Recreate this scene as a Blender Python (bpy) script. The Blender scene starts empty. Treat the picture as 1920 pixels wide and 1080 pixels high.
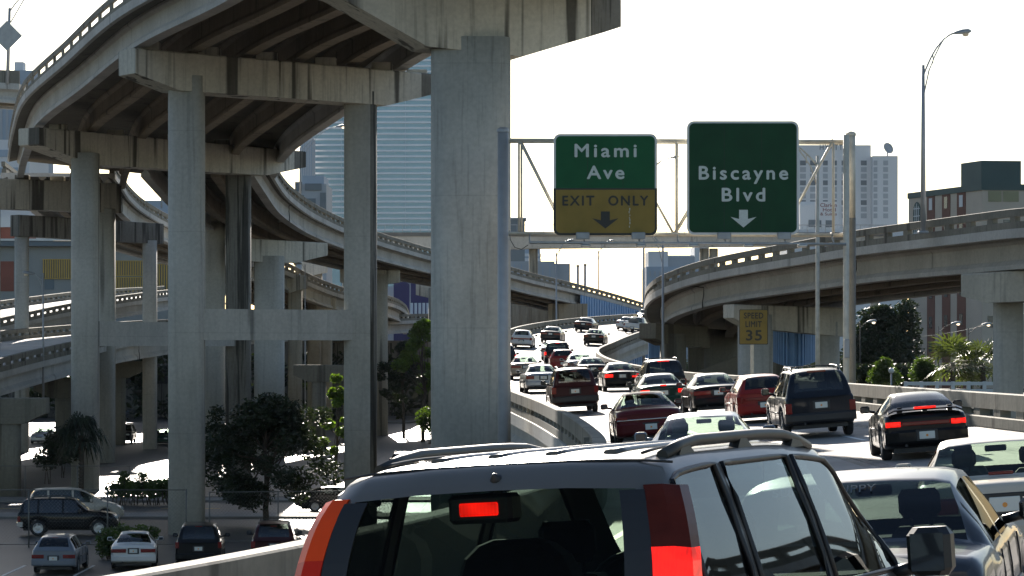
import bpy, bmesh, math, random
from mathutils import Vector, Matrix
random.seed(7)
C = bpy.context.scene.collection
SC = bpy.context.scene
R = math.radians

# ------------------------------------------------------------------ camera, sky, sun, exposure
CAMZ = 8.7                     # eye height above the low ground (z = 0); the carriageway is about 2.3 m under the eye
F = 5333.0                     # focal length in pixels of the 1920 px photograph (100 mm lens)
PY0 = 652.0                    # horizon row
cam = bpy.data.cameras.new('camera')
cam.sensor_width = 36.0
cam.lens = F / 1920.0 * 36.0
cam.shift_y = (PY0 - 540.0) / 1920.0
cam.clip_start = 0.1
cam.clip_end = 9000.0
camo = bpy.data.objects.new('camera', cam)
C.objects.link(camo)
camo.location = (0, 0, CAMZ)
camo.rotation_euler = (R(90), 0, 0)
SC.camera = camo

SUN_AZ, SUN_EL = -5.0, 21.0    # degrees: azimuth from straight ahead (minus = left), elevation
w = bpy.data.worlds.new('World')
SC.world = w
w.use_nodes = True
nt = w.node_tree
bg = nt.nodes['Background']
sky = nt.nodes.new('ShaderNodeTexSky')
sky.sky_type = 'NISHITA'
sky.sun_disc = False
sky.sun_elevation = R(SUN_EL)
sky.sun_rotation = R(SUN_AZ)
sky.air_density = 1.0
sky.dust_density = 0.5
sky.ozone_density = 1.6
nt.links.new(sky.outputs[0], bg.inputs[0])
bg.inputs[1].default_value = 0.06
sun = bpy.data.lights.new('sun', 'SUN')
sun.energy = 5.0
sun.angle = R(0.53)
sun.color = (1.0, 0.91, 0.80)
suno = bpy.data.objects.new('sun', sun)
C.objects.link(suno)
sd = Vector((math.sin(R(SUN_AZ)) * math.cos(R(SUN_EL)), math.cos(R(SUN_AZ)) * math.cos(R(SUN_EL)), math.sin(R(SUN_EL))))
suno.rotation_euler = sd.to_track_quat('Z', 'Y').to_euler()
suno.location = sd * 300
SC.view_settings.view_transform = 'Standard'
SC.view_settings.look = 'None'
SC.view_settings.exposure = 1.3
SC.view_settings.gamma = 1.0
SC.view_settings.use_curve_mapping = False
SC.render.engine = 'CYCLES'
cy = SC.cycles
cy.use_denoising = True
cy.max_bounces = 7
cy.diffuse_bounces = 3
cy.glossy_bounces = 4
cy.transmission_bounces = 6
cy.transparent_max_bounces = 12
cy.volume_bounces = 0
cy.sample_clamp_indirect = 4.0
cy.caustics_reflective = False
cy.caustics_refractive = False

def W(px, py, Y):
    """the point seen at photograph pixel (px, py) at distance Y"""
    return Vector(((px - 960.0) * Y / F, Y, CAMZ - (py - PY0) * Y / F))

# ------------------------------------------------------------------ mesh helper
class MB:
    def __init__(self):
        self.v = []; self.f = []; self.m = []; self.s = []
    def add(self, vs, fs, mi=0, smooth=False):
        o = len(self.v)
        self.v += [Vector(p) for p in vs]
        for q in fs:
            self.f.append([o + i for i in q]); self.m.append(mi); self.s.append(smooth)
        return self
    def hexa(self, p, mi=0):
        """eight corners: bottom four counter-clockwise seen from above, then top four"""
        return self.add(p, [(3, 2, 1, 0), (4, 5, 6, 7), (0, 1, 5, 4), (1, 2, 6, 5), (2, 3, 7, 6), (3, 0, 4, 7)], mi)
    def box(self, x0, x1, y0, y1, z0, z1, mi=0):
        return self.hexa([(x0, y0, z0), (x1, y0, z0), (x1, y1, z0), (x0, y1, z0), (x0, y0, z1), (x1, y0, z1), (x1, y1, z1), (x0, y1, z1)], mi)
    def rbox(self, x0, x1, y0, y1, z0, z1, b, mi=0):
        """box with its edges taken off by b (three stacked rings of eight corners)"""
        b = min(b, (x1-x0)*.49, (y1-y0)*.49, (z1-z0)*.49)
        def ring(i, z):
            return [(x0+i+b, y0+i, z), (x1-i-b, y0+i, z), (x1-i, y0+i+b, z), (x1-i, y1-i-b, z), (x1-i-b, y1-i, z), (x0+i+b, y1-i, z), (x0+i, y1-i-b, z), (x0+i, y0+i+b, z)]
        k = b*.7
        return self.loft([ring(k, z0), ring(0, z0+b), ring(0, z1-b), ring(k, z1)], True, True, mi)
    def obox(self, c, ax, ay, az, mi=0):
        """box of centre c and half axes"""
        c, ax, ay, az = Vector(c), Vector(ax), Vector(ay), Vector(az)
        return self.hexa([c-ax-ay-az, c+ax-ay-az, c+ax+ay-az, c-ax+ay-az, c-ax-ay+az, c+ax-ay+az, c+ax+ay+az, c-ax+ay+az], mi)
    def loft(self, rings, closed=True, caps=True, mi=0, smooth=False):
        n = len(rings[0]); vs = [p for r in rings for p in r]; fs = []
        for i in range(len(rings) - 1):
            for j in range(n if closed else n - 1):
                k = (j + 1) % n
                fs.append((i*n+j, i*n+k, (i+1)*n+k, (i+1)*n+j))
        self.add(vs, fs, mi, smooth)
        if caps and closed:
            o = len(self.v) - len(vs)
            self.f.append([o + j for j in reversed(range(n))]); self.m.append(mi); self.s.append(False)
            self.f.append([o + (len(rings)-1)*n + j for j in range(n)]); self.m.append(mi); self.s.append(False)
        return self
    def tube(self, p0, p1, r0, r1=None, n=10, mi=0):
        return self.path([p0, p1], [r0, r0 if r1 is None else r1], n, mi)
    def path(self, pts, r, n=8, mi=0):
        pts = [Vector(p) for p in pts]
        if not isinstance(r, (list, tuple)): r = [r] * len(pts)
        rings = []; up = None
        for i, p in enumerate(pts):
            t = (pts[min(i+1, len(pts)-1)] - pts[max(i-1, 0)]).normalized()
            a = t.cross(Vector((0, 0, 1)) if abs(t.z) < .95 else Vector((0, 1, 0))).normalized()
            if up is not None and a.dot(up) < 0 and abs(t.z) >= .95: a = -a
            up = a; b = t.cross(a)
            rings.append([p + (a*math.cos(2*math.pi*k/n) + b*math.sin(2*math.pi*k/n)) * r[i] for k in range(n)])
        return self.loft(rings, True, True, mi, True)
    def prism(self, poly, o, ax, ay, d, mi=0):
        """polygon (u, v) in the plane o + u ax + v ay, pushed along d"""
        o, ax, ay, d = Vector(o), Vector(ax), Vector(ay), Vector(d)
        a = [o + ax*u + ay*v for u, v in poly]
        return self.loft([a, [p + d for p in a]], True, True, mi)
    def disc(self, c, axis, r, n=20, mi=0):
        axis = Vector(axis).normalized()
        a = axis.cross(Vector((0, 0, 1)) if abs(axis.z) < .9 else Vector((1, 0, 0))).normalized(); b = axis.cross(a)
        return self.add([Vector(c) + (a*math.cos(6.28318*k/n) + b*math.sin(6.28318*k/n))*r for k in range(n)], [list(range(n))], mi)
    def lathe(self, prof, c, axis, n=20, mi=0):
        """profile (radius, height along axis) turned round the axis"""
        axis = Vector(axis).normalized(); c = Vector(c)
        a = axis.cross(Vector((0, 0, 1)) if abs(axis.z) < .9 else Vector((1, 0, 0))).normalized(); b = axis.cross(a)
        rings = [[c + axis*h + (a*math.cos(2*math.pi*k/n) + b*math.sin(2*math.pi*k/n))*r for k in range(n)] for r, h in prof]
        return self.loft(rings, True, False, mi, True)
    def mesh(self, name, mats, off=None, recalc=True):
        me = bpy.data.meshes.new(name)
        off = Vector((0, 0, 0)) if off is None else off
        me.from_pydata([p - off for p in self.v], [], self.f)
        for m in (mats if isinstance(mats, (list, tuple)) else [mats]): me.materials.append(m)
        me.polygons.foreach_set('material_index', self.m)
        me.polygons.foreach_set('use_smooth', self.s)
        if recalc:
            bm = bmesh.new(); bm.from_mesh(me)
            bmesh.ops.recalc_face_normals(bm, faces=bm.faces)
            bm.to_mesh(me); bm.free()
        me.update()
        return me
    def build(self, name, mats, parent=None, recalc=True):
        """one mesh object; the vertices are world points unless the parent is turned (then they are local)"""
        off = None
        if parent is not None and not parent.get('_local'):
            off = parent.location.copy()
            q = parent.parent
            while q is not None: off += q.location; q = q.parent
        o = bpy.data.objects.new(name, self.mesh(name, mats, off, recalc))
        C.objects.link(o)
        if parent is not None:
            o.parent = parent
            if parent.get('_local'): o['_local'] = 1
        return o

def tag(o, label=None, cat=None, group=None, kind=None):
    if label: o['label'] = label
    if cat: o['category'] = cat
    if group: o['group'] = group
    if kind: o['kind'] = kind
    return o
def thing(name, label, cat, loc=(0, 0, 0), group=None, local=False):
    o = bpy.data.objects.new(name, None); C.objects.link(o)
    o.location = loc; o.empty_display_size = .3
    if local: o['_local'] = 1
    return tag(o, label, cat, group)
def structure(o):
    o['kind'] = 'structure'; return o

# ------------------------------------------------------------------ materials (procedural)
def nodes_of(name):
    m = bpy.data.materials.new(name); m.use_nodes = True
    t = m.node_tree; b = t.nodes['Principled BSDF']
    return m, t, b
def plain(name, col, rough=.6, metal=0.0, coat=0.0, spec=.5, vary=.12, scale=3.0, bump=0.0):
    """a colour that wanders a little"""
    m, t, b = nodes_of(name)
    b.inputs['Roughness'].default_value = rough; b.inputs['Metallic'].default_value = metal
    b.inputs['Coat Weight'].default_value = coat; b.inputs['Coat Roughness'].default_value = .04
    b.inputs['Specular IOR Level'].default_value = spec
    if vary > 0:
        g = t.nodes.new('ShaderNodeNewGeometry')
        n = t.nodes.new('ShaderNodeTexNoise'); n.inputs['Scale'].default_value = scale; n.inputs['Detail'].default_value = 5
        t.links.new(g.outputs['Position'], n.inputs['Vector'])
        r = t.nodes.new('ShaderNodeMapRange')
        r.inputs[1].default_value = .3; r.inputs[2].default_value = .7
        r.inputs[3].default_value = 1 - vary; r.inputs[4].default_value = 1 + vary
        t.links.new(n.outputs['Fac'], r.inputs[0])
        x = t.nodes.new('ShaderNodeVectorMath'); x.operation = 'SCALE'
        x.inputs[0].default_value = col[:3]
        t.links.new(r.outputs[0], x.inputs['Scale']); t.links.new(x.outputs[0], b.inputs['Base Color'])
        if bump:
            bp = t.nodes.new('ShaderNodeBump'); bp.inputs['Strength'].default_value = bump; bp.inputs['Distance'].default_value = .02
            t.links.new(n.outputs['Fac'], bp.inputs['Height']); t.links.new(bp.outputs[0], b.inputs['Normal'])
    else:
        b.inputs['Base Color'].default_value = (*col[:3], 1)
    return m
def concrete(name, col, dark=.35, amount=.5, lines=True, freq=.9):
    """weathered concrete: cloudy tone, vertical run-off streaks, pour lines"""
    m, t, b = nodes_of(name)
    L = t.links.new
    b.inputs['Roughness'].default_value = .85; b.inputs['Specular IOR Level'].default_value = .25
    g = t.nodes.new('ShaderNodeNewGeometry')
    def noise(sx, sy, sz, sc, det, lo, hi, a, z):
        mp = t.nodes.new('ShaderNodeMapping'); mp.inputs['Scale'].default_value = (sx, sy, sz)
        L(g.outputs['Position'], mp.inputs[0])
        n = t.nodes.new('ShaderNodeTexNoise'); n.inputs['Scale'].default_value = sc; n.inputs['Detail'].default_value = det
        n.inputs['Roughness'].default_value = .6
        L(mp.outputs[0], n.inputs['Vector'])
        r = t.nodes.new('ShaderNodeMapRange'); r.interpolation_type = 'SMOOTHSTEP'
        for i, x in enumerate((lo, hi, a, z)): r.inputs[i+1].default_value = x
        L(n.outputs['Fac'], r.inputs[0])
        return r.outputs[0], n.outputs['Fac']
    def mul(a, b2):
        x = t.nodes.new('ShaderNodeMath'); x.operation = 'MULTIPLY'; L(a, x.inputs[0]); L(b2, x.inputs[1]); return x.outputs[0]
    cloud, _ = noise(1, 1, .6, .35, 6, .3, .7, .86, 1.10)
    fine, fn = noise(1, 1, 1, 6, 6, .25, .75, .90, 1.08)
    lo = .66 - .16*amount
    streak, _ = noise(1, 1, .035, freq, 3, lo, lo + .07, 1.0, dark)
    thin, _ = noise(1, 1, .05, freq*4.5, 3, .50, .72, 1.0, 1 - .45*amount)
    v = mul(mul(mul(cloud, fine), streak), thin)
    if lines:
        s = t.nodes.new('ShaderNodeSeparateXYZ'); L(g.outputs['Position'], s.inputs[0])
        md = t.nodes.new('ShaderNodeMath'); md.operation = 'PINGPONG'; md.inputs[1].default_value = 2.35; L(s.outputs[2], md.inputs[0])
        lt = t.nodes.new('ShaderNodeMapRange'); lt.inputs[1].default_value = 0; lt.inputs[2].default_value = .035; lt.inputs[3].default_value = .86; lt.inputs[4].default_value = 1
        L(md.outputs[0], lt.inputs[0]); v = mul(v, lt.outputs[0])
    x = t.nodes.new('ShaderNodeVectorMath'); x.operation = 'SCALE'; x.inputs[0].default_value = col
    L(v, x.inputs['Scale']); L(x.outputs[0], b.inputs['Base Color'])
    bp = t.nodes.new('ShaderNodeBump'); bp.inputs['Strength'].default_value = .25; bp.inputs['Distance'].default_value = .02
    L(fn, bp.inputs['Height']); L(bp.outputs[0], b.inputs['Normal'])
    return m
def glow(name, col, strength, base=(.3, .02, .01)):
    m, t, b = nodes_of(name)
    b.inputs['Base Color'].default_value = (*base, 1); b.inputs['Roughness'].default_value = .2
    b.inputs['Emission Color'].default_value = (*col, 1); b.inputs['Emission Strength'].default_value = strength
    return m
def glassy(name, tint, refl=1.0, base=.06):
    m = bpy.data.materials.new(name); m.use_nodes = True; t = m.node_tree
    for n in list(t.nodes): t.nodes.remove(n)
    o = t.nodes.new('ShaderNodeOutputMaterial'); mx = t.nodes.new('ShaderNodeMixShader')
    tr = t.nodes.new('ShaderNodeBsdfTransparent'); tr.inputs[0].default_value = (*tint, 1)
    gl = t.nodes.new('ShaderNodeBsdfGlossy'); gl.inputs['Roughness'].default_value = .02; gl.inputs[0].default_value = (refl, refl, refl, 1)
    lw = t.nodes.new('ShaderNodeLayerWeight'); lw.inputs[0].default_value = .5
    pw = t.nodes.new('ShaderNodeMath'); pw.operation = 'POWER'; pw.inputs[1].default_value = 5
    ma = t.nodes.new('ShaderNodeMath'); ma.operation = 'MULTIPLY_ADD'; ma.inputs[1].default_value = .93; ma.inputs[2].default_value = base
    t.links.new(lw.outputs['Facing'], pw.inputs[0]); t.links.new(pw.outputs[0], ma.inputs[0])
    t.links.new(ma.outputs[0], mx.inputs[0]); t.links.new(tr.outputs[0], mx.inputs[1]); t.links.new(gl.outputs[0], mx.inputs[2])
    t.links.new(mx.outputs[0], o.inputs[0])
    return m
def leafy(name, col, trans=.35):
    m = bpy.data.materials.new(name); m.use_nodes = True; t = m.node_tree
    b = t.nodes['Principled BSDF']; o = t.nodes['Material Output']; L = t.links.new
    g = t.nodes.new('ShaderNodeNewGeometry')
    n = t.nodes.new('ShaderNodeTexNoise'); n.inputs['Scale'].default_value = 1.1; n.inputs['Detail'].default_value = 3
    L(g.outputs['Position'], n.inputs['Vector'])
    r = t.nodes.new('ShaderNodeMapRange'); r.inputs[1].default_value = .3; r.inputs[2].default_value = .7; r.inputs[3].default_value = .55; r.inputs[4].default_value = 1.45
    L(n.outputs['Fac'], r.inputs[0])
    x = t.nodes.new('ShaderNodeVectorMath'); x.operation = 'SCALE'; x.inputs[0].default_value = col; L(r.outputs[0], x.inputs['Scale'])
    L(x.outputs[0], b.inputs['Base Color']); b.inputs['Roughness'].default_value = .5
    tl = t.nodes.new('ShaderNodeBsdfTranslucent')
    x2 = t.nodes.new('ShaderNodeVectorMath'); x2.operation = 'MULTIPLY'; x2.inputs[1].default_value = (1.5, 1.7, .5); L(x.outputs[0], x2.inputs[0]); L(x2.outputs[0], tl.inputs[0])
    mx = t.nodes.new('ShaderNodeMixShader'); mx.inputs[0].default_value = trans
    L(b.outputs[0], mx.inputs[1]); L(tl.outputs[0], mx.inputs[2]); L(mx.outputs[0], o.inputs[0])
    return m
def paint(name, col, metal=0.0):
    return plain(name, col, .34, metal, .38, .12, .04, 2.0)

M = {}
M['conc'] = concrete('concrete', (.465, .452, .408), .5, .3)
M['conc_near'] = concrete('concrete_near_column', (.45, .44, .40), .36, .5, True, 1.5)
M['conc_soffit_shade'] = concrete('concrete_soffit_shade', (.13, .115, .085), .6, .4, False)  # deck underside: its shade is put into a darker concrete colour
M['conc_inner_shade'] = concrete('concrete_inner_girder_shade', (.24, .20, .145), .6, .4, False)  # darker copy of the girder concrete, shade under the deck painted in
M['conc_cap'] = concrete('concrete_stained', (.55, .52, .445), .2, .68, False, .95)
M['conc_dark'] = concrete('concrete_black_stained', (.20, .19, .165), .35, .9, False, 2.2)
M['conc_girder'] = concrete('concrete_girder', (.485, .475, .445), .62, .2, False, .7)
M['conc_parapet'] = concrete('concrete_parapet', (.215, .205, .17), .5, .5, False, 1.1)
M['conc_shade'] = concrete('concrete_shade_tone', (.215, .195, .15), .55, .45, True)  # darker, browner concrete; the colour stands in for shade under the ramps
M['conc_warm'] = concrete('concrete_warm', (.38, .335, .26), .5, .4)
M['road'] = plain('concrete_road', (.285, .262, .24), .75, vary=.18, scale=.5, spec=.25)
M['ground'] = plain('asphalt_lot', (.036, .035, .032), .5, vary=.3, scale=.15, spec=.5)
M['street'] = plain('asphalt_street', (.05, .049, .047), .5, vary=.2, scale=.4, spec=.5)
M['pave'] = plain('pavement', (.17, .16, .145), .8, vary=.15, scale=.6)
M['white_line'] = plain('road_paint_white', (.72, .71, .68), .6, vary=.2, scale=6)
M['yellow_line'] = plain('road_paint_yellow', (.62, .44, .08), .6, vary=.2, scale=6)
M['galv'] = plain('galvanised_steel', (.46, .46, .44), .42, .75, vary=.12, scale=5)
M['galv_warm'] = plain('weathered_steel', (.60, .55, .45), .5, .1, vary=.15, scale=4)
M['alu'] = plain('aluminium_pole', (.36, .37, .38), .5, .25, vary=.08)
M['dark_pole'] = plain('dark_pole', (.05, .05, .045), .7, 0, spec=.2)
M['dark_steel'] = plain('dark_steel', (.07, .07, .065), .5, .6)
M['sign_green'] = plain('sign_green', (.010, .094, .036), .55, spec=.2, vary=.10, scale=1.6)
M['sign_green2'] = plain('sign_dark_green', (.008, .053, .022), .55, spec=.2, vary=.12, scale=1.6)
M['sign_yellow'] = plain('sign_yellow', (.245, .175, .045), .6, spec=.2, vary=.14, scale=1.2)
M['sign_white'] = plain('sign_white', (.60, .63, .62), .5, vary=.06)
M['sign_letter'] = plain('sign_letter', (.52, .58, .55), .5, vary=.08, scale=20)
M['sign_black'] = plain('sign_black', (.012, .014, .012), .5, vary=.05)
M['sign_back'] = plain('sign_back', (.30, .32, .33), .5, .4)
M['blue_wall'] = plain('blue_paint', (.19, .35, .58), .6, vary=.10, scale=1)
M['tyre'] = plain('tyre_rubber', (.016, .016, .017), .8, vary=.15)
M['rim'] = plain('alloy_rim', (.45, .45, .45), .35, .9, vary=.05)
M['black_trim'] = plain('black_plastic', (.014, .014, .015), .45, vary=.1)
M['interior'] = plain('car_interior', (.016, .016, .016), .9, vary=.2)
M['interior_grey'] = plain('car_interior_grey', (.06, .06, .058), .9, vary=.2)
M['chrome'] = plain('chrome', (.7, .7, .7), .12, 1.0, vary=0)
M['mirror'] = plain('mirror_glass', (.03, .035, .04), .06, 0, 0, .8, vary=0)
M['plate'] = plain('licence_plate', (.62, .63, .58), .4, vary=.05)
M['plate_orange'] = plain('plate_orange', (.75, .30, .05), .4, vary=0)
M['lamp_red'] = plain('red_lens', (.17, .008, .006), .15, 0, .3, vary=.1, scale=9)
M['lamp_amber'] = plain('amber_lens', (.55, .11, .01), .15, 0, .6, vary=.1)
M['lamp_dim'] = plain('red_lens_dim', (.085, .014, .008), .3, 0, 0, .15, vary=.2, scale=9)
M['lamp_clear'] = plain('clear_lens', (.55, .55, .52), .12, 0, .8, vary=.05)
M['lamp_on'] = glow('lit_brake_light', (1.0, .008, .003), 1.0)
_t = M['lamp_on'].node_tree; _b = _t.nodes['Principled BSDF']      # the bulb behind the lens: brighter and dimmer patches, fine ribs
_c = _t.nodes.new('ShaderNodeTexCoord'); _n = _t.nodes.new('ShaderNodeTexNoise'); _n.inputs['Scale'].default_value = 9; _t.links.new(_c.outputs['Object'], _n.inputs['Vector'])
_w = _t.nodes.new('ShaderNodeTexWave'); _w.inputs['Scale'].default_value = 22; _t.links.new(_c.outputs['Object'], _w.inputs['Vector'])
_r = _t.nodes.new('ShaderNodeMapRange'); _r.inputs[1].default_value = .32; _r.inputs[2].default_value = .68; _r.inputs[3].default_value = .22; _r.inputs[4].default_value = 1.0; _t.links.new(_n.outputs['Fac'], _r.inputs[0])
_a = _t.nodes.new('ShaderNodeMath'); _a.operation = 'MULTIPLY_ADD'; _a.inputs[1].default_value = .15; _t.links.new(_w.outputs['Fac'], _a.inputs[0]); _t.links.new(_r.outputs[0], _a.inputs[2]); _t.links.new(_a.outputs[0], _b.inputs['Emission Strength'])
M['headlamp_glint'] = glow('headlamp_sun_glint', (1.0, .86, .6), 30, (.8, .8, .7))  # glow that stands in for a sun glint on a far vehicle
M['bulb'] = glow('lit_street_lamp', (1.0, .80, .55), 1.0, (.8, .7, .5))
M['lens_warm'] = plain('lamp_lens', (.75, .62, .45), .3, vary=.05)
M['glass'] = glassy('car_glass', (.46, .54, .49))
M['glass_dark'] = glassy('tinted_glass', (.07, .08, .08))
M['glass_mid'] = glassy('mid_tinted_glass', (.24, .29, .28))
M['glass_rear'] = glassy('tail_window_glass', (.38, .46, .40), .35, .015)
M['glass_dull'] = glassy('dull_tinted_glass', (.08, .10, .10), .16)
M['glass_clear'] = glassy('clear_glass', (.66, .76, .68))
M['bark'] = plain('bark', (.075, .058, .042), .9, vary=.4, scale=6, bump=.6)
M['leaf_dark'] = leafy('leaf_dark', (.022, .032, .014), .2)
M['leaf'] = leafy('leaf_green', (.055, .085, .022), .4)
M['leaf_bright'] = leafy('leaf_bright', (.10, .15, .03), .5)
M['leaf_palm'] = leafy('palm_leaf', (.085, .10, .045), .3)
M['soil'] = plain('planting_bed', (.06, .055, .035), .95, vary=.4, scale=2)

# ------------------------------------------------------------------ curves
def crom(pts, step):
    """smooth line through points, resampled about every step metres; returns list of vectors"""
    P = [Vector(p) for p in pts]
    P = [P[0]*2 - P[1]] + P + [P[-1]*2 - P[-2]]
    out = []
    for i in range(1, len(P) - 2):
        p0, p1, p2, p3 = P[i-1], P[i], P[i+1], P[i+2]
        n = max(1, int(round((p2 - p1).length / step)))
        d = [max(1e-6, (b - a).length ** .5) for a, b in ((p0, p1), (p1, p2), (p2, p3))]
        t0, t1 = 0, d[0]; t2 = t1 + d[1]; t3 = t2 + d[2]
        for k in range(n):
            t = t1 + (t2 - t1) * k / n
            a1 = p0*((t1-t)/(t1-t0)) + p1*((t-t0)/(t1-t0)); a2 = p1*((t2-t)/(t2-t1)) + p2*((t-t1)/(t2-t1)); a3 = p2*((t3-t)/(t3-t2)) + p3*((t-t2)/(t3-t2))
            b1 = a1*((t2-t)/(t2-t0)) + a2*((t-t0)/(t2-t0)); b2 = a2*((t3-t)/(t3-t1)) + a3*((t-t1)/(t3-t1))
            out.append(b1*((t2-t)/(t2-t1)) + b2*((t-t1)/(t2-t1)))
    out.append(P[-2].copy())
    return out
def tangents(pts):
    T = []
    for i in range(len(pts)):
        d = pts[min(i+1, len(pts)-1)] - pts[max(i-1, 0)]; d.z = 0
        T.append(d.normalized())
    return T
def arclen(pts):
    s = [0.0]
    for a, b in zip(pts, pts[1:]): s.append(s[-1] + (b - a).length)
    return s
def at_len(pts, s, x):
    x = max(0, min(x, s[-1] - 1e-6))
    for i in range(len(s) - 1):
        if s[i+1] >= x:
            f = (x - s[i]) / max(1e-9, s[i+1] - s[i]); return pts[i].lerp(pts[i+1], f), i
    return pts[-1].copy(), len(pts) - 2
def pchip(keys):
    """monotone smooth interpolation of (x, y) keys"""
    xs = [k[0] for k in keys]; ys = [k[1] for k in keys]; n = len(xs)
    h = [xs[i+1]-xs[i] for i in range(n-1)]; dl = [(ys[i+1]-ys[i])/h[i] for i in range(n-1)]
    d = [0.0]*n; d[0] = dl[0]; d[-1] = dl[-1]
    for i in range(1, n-1):
        if dl[i-1]*dl[i] > 0:
            w1 = 2*h[i]+h[i-1]; w2 = h[i]+2*h[i-1]; d[i] = (w1+w2)/(w1/dl[i-1]+w2/dl[i])
    def f(x):
        if x <= xs[0]: return ys[0]
        if x >= xs[-1]: return ys[-1]
        i = max(j for j in range(n-1) if xs[j] <= x)
        t = (x-xs[i])/h[i]
        return ys[i]*(1+2*t)*(1-t)**2 + h[i]*d[i]*t*(1-t)**2 + ys[i+1]*t*t*(3-2*t) + h[i]*d[i+1]*t*t*(t-1)
    return f
# ------------------------------------------------------------------ ground
gm = MB()
gx = [-2500, -600, -200, -60, 0, 60, 200, 600, 2500]; gy = [-400, -100, 0, 60, 120, 200, 320, 600, 1200, 4200]
gm.add([(x, y, 0) for y in gy for x in gx], [(j*9+i, j*9+i+1, (j+1)*9+i+1, (j+1)*9+i) for j in range(9) for i in range(8)])
structure(gm.build('ground', M['ground'], recalc=False))
sb = MB(); sb.box(-140, 40, 148, 160, -.2, .004); structure(sb.build('street', M['street']))
lb = MB()
for x in range(-136, 36, 9): lb.box(x, x+3.2, 153.9, 154.05, -.02, .008)
structure(lb.build('street_line', M['yellow_line']))
for y0, y1 in ((144.5, 148), (160, 163.2)):
    b = MB(); b.rbox(-140, 40, y0, y1, -.2, .13, .03); structure(b.build('pavement', M['pave']))
b = MB()
for k in range(9):
    x = -19.5 + k*2.75; b.box(x, x+.11, 108.5, 113.6, -.02, .006)
structure(b.build('parking_line', M['white_line']))
b = MB()
for k in range(5): b.hexa([(-10.5+k*.9, 165, -.02), (-10.0+k*.9, 165, -.02), (-8.6+k*.9, 174, -.02), (-9.1+k*.9, 174, -.02), (-10.5+k*.9, 165, .006), (-10.0+k*.9, 165, .006), (-8.6+k*.9, 174, .006), (-9.1+k*.9, 174, .006)])
structure(b.build('crossing_line', M['white_line']))
b = MB(); isl = [(-20.5, 352), (-16, 360), (-10.4, 360), (-9.8, 336), (-12.2, 326), (-14.5, 328), (-16.5, 340), (-20.5, 345)]
b.prism([(x, y) for x, y in reversed(isl)], (0, 0, -.1), (1, 0, 0), (0, 1, 0), (0, 0, .25)); structure(b.build('traffic_island', M['pave']))

# ------------------------------------------------------------------ the jammed carriageway
EL = [(-25, -18.5, 5.9), (-10, -14, 5.95), (0, -10.8, 5.95), (12, -6.9, 6.0), (20, -4.4, 6.0), (28, -1.95, 6.0), (42, .75, 6.0), (57, 1.6, 5.98), (68, 1.68, 5.97), (84, 1.42, 5.97), (101, .76, 6.02), (115, -.05, 6.1),
      (135, -1.3, 6.35), (160, -2.2, 6.65), (190, -2.4, 7.2), (220, -1.6, 8.3), (250, 0, 9.6), (280, 4.4, 10.6), (310, 10.6, 11.4), (335, 15.9, 11.9), (365, 23.5, 12.3), (400, 34, 12.7)]
ER = [(-25, -5.5, 6.9), (-12, -1.0, 6.9), (0, 2.6, 6.92), (10, 5.6, 6.92), (24, 10.0, 6.92), (42, 12.5, 6.86), (60, 12.6, 6.76), (72, 12.05, 6.74), (94, 11.46, 6.68), (120, 10.3, 6.65), (149, 8.7, 6.66), (175, 6.8, 7.0), (190, 6.15, 7.35),
      (205, 6.3, 7.75), (229, 8.3, 8.35), (250, 10.4, 8.95), (270, 12.7, 9.5), (290, 15.6, 10.0), (310, 19.3, 10.5), (335, 25.5, 11.1), (360, 33, 11.6), (390, 43, 12.0)]
RL = crom([(x, y, z) for y, x, z in EL], 2.0); RR = crom([(x, y, z) for y, x, z in ER], 2.0)
_fl = [(p.y, p.x, p.z) for p in RL]; _fr = [(p.y, p.x, p.z) for p in RR]
def _side(tab, Y):
    for (a, b) in zip(tab, tab[1:]):
        if a[0] <= Y <= b[0]:
            f = (Y-a[0])/max(1e-6, b[0]-a[0]); return a[1]+(b[1]-a[1])*f, a[2]+(b[2]-a[2])*f
    return (tab[0] if Y < tab[0][0] else tab[-1])[1:3]
def roadz(X, Y):
    """height and cross slope (radians, right side up positive) of the carriageway"""
    xl, zl = _side(_fl, Y); xr, zr = _side(_fr, Y)
    f = (X - xl) / (xr - xl)
    return zl + (zr - zl)*f, math.atan2(zr - zl, xr - xl)
def road_head(Y, f=.4):
    def c(y):
        xl, _ = _side(_fl, y); xr, _ = _side(_fr, y); return xl + (xr-xl)*f
    return math.degrees(math.atan2(c(Y+4) - c(Y-4), 8))
def resample(pts, n):
    s = arclen(pts); return [at_len(pts, s, s[-1]*k/(n-1))[0] for k in range(n)]

PAR_H = .86
def parapet(mb, edge, inward, h=PAR_H, openings=True, post=2.5, pw=.55, th=.28, curb=.30, rail=.34):
    """concrete rail along an edge: low curb, posts and a heavy top rail; no openings: one solid wall"""
    def strip(z0, z1, o0, o1, p=edge, nn=inward):
        rings = []
        for q, n in zip(p, nn):
            a = q + n*o0; b2 = q + n*o1
            rings.append([Vector((a.x, a.y, q.z+z0)), Vector((b2.x, b2.y, q.z+z0)), Vector((b2.x, b2.y, q.z+z1-.02)), Vector((b2.x - n.x*.03, b2.y - n.y*.03, q.z+z1)), Vector((a.x + n.x*.03, a.y + n.y*.03, q.z+z1)), Vector((a.x, a.y, q.z+z1-.02))])
        mb.loft(rings, True, True)
    if not openings:
        strip(-.002, h, 0, th)
        return
    strip(-.002, curb, .02, th + .1)
    strip(h - rail, h, 0, th)
    s = arclen(edge); x = post*.5
    while x < s[-1]:
        p, i = at_len(edge, s, x)
        t = (edge[i+1] - edge[i]).normalized(); n = inward[i]
        mb.obox(p + n*(th*.5+.01) + Vector((0, 0, (curb + h - rail)/2)), t*(pw/2), n*(th*.5 - .02), Vector((0, 0, (h - rail - curb)/2 + .01)))
        x += post

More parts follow.
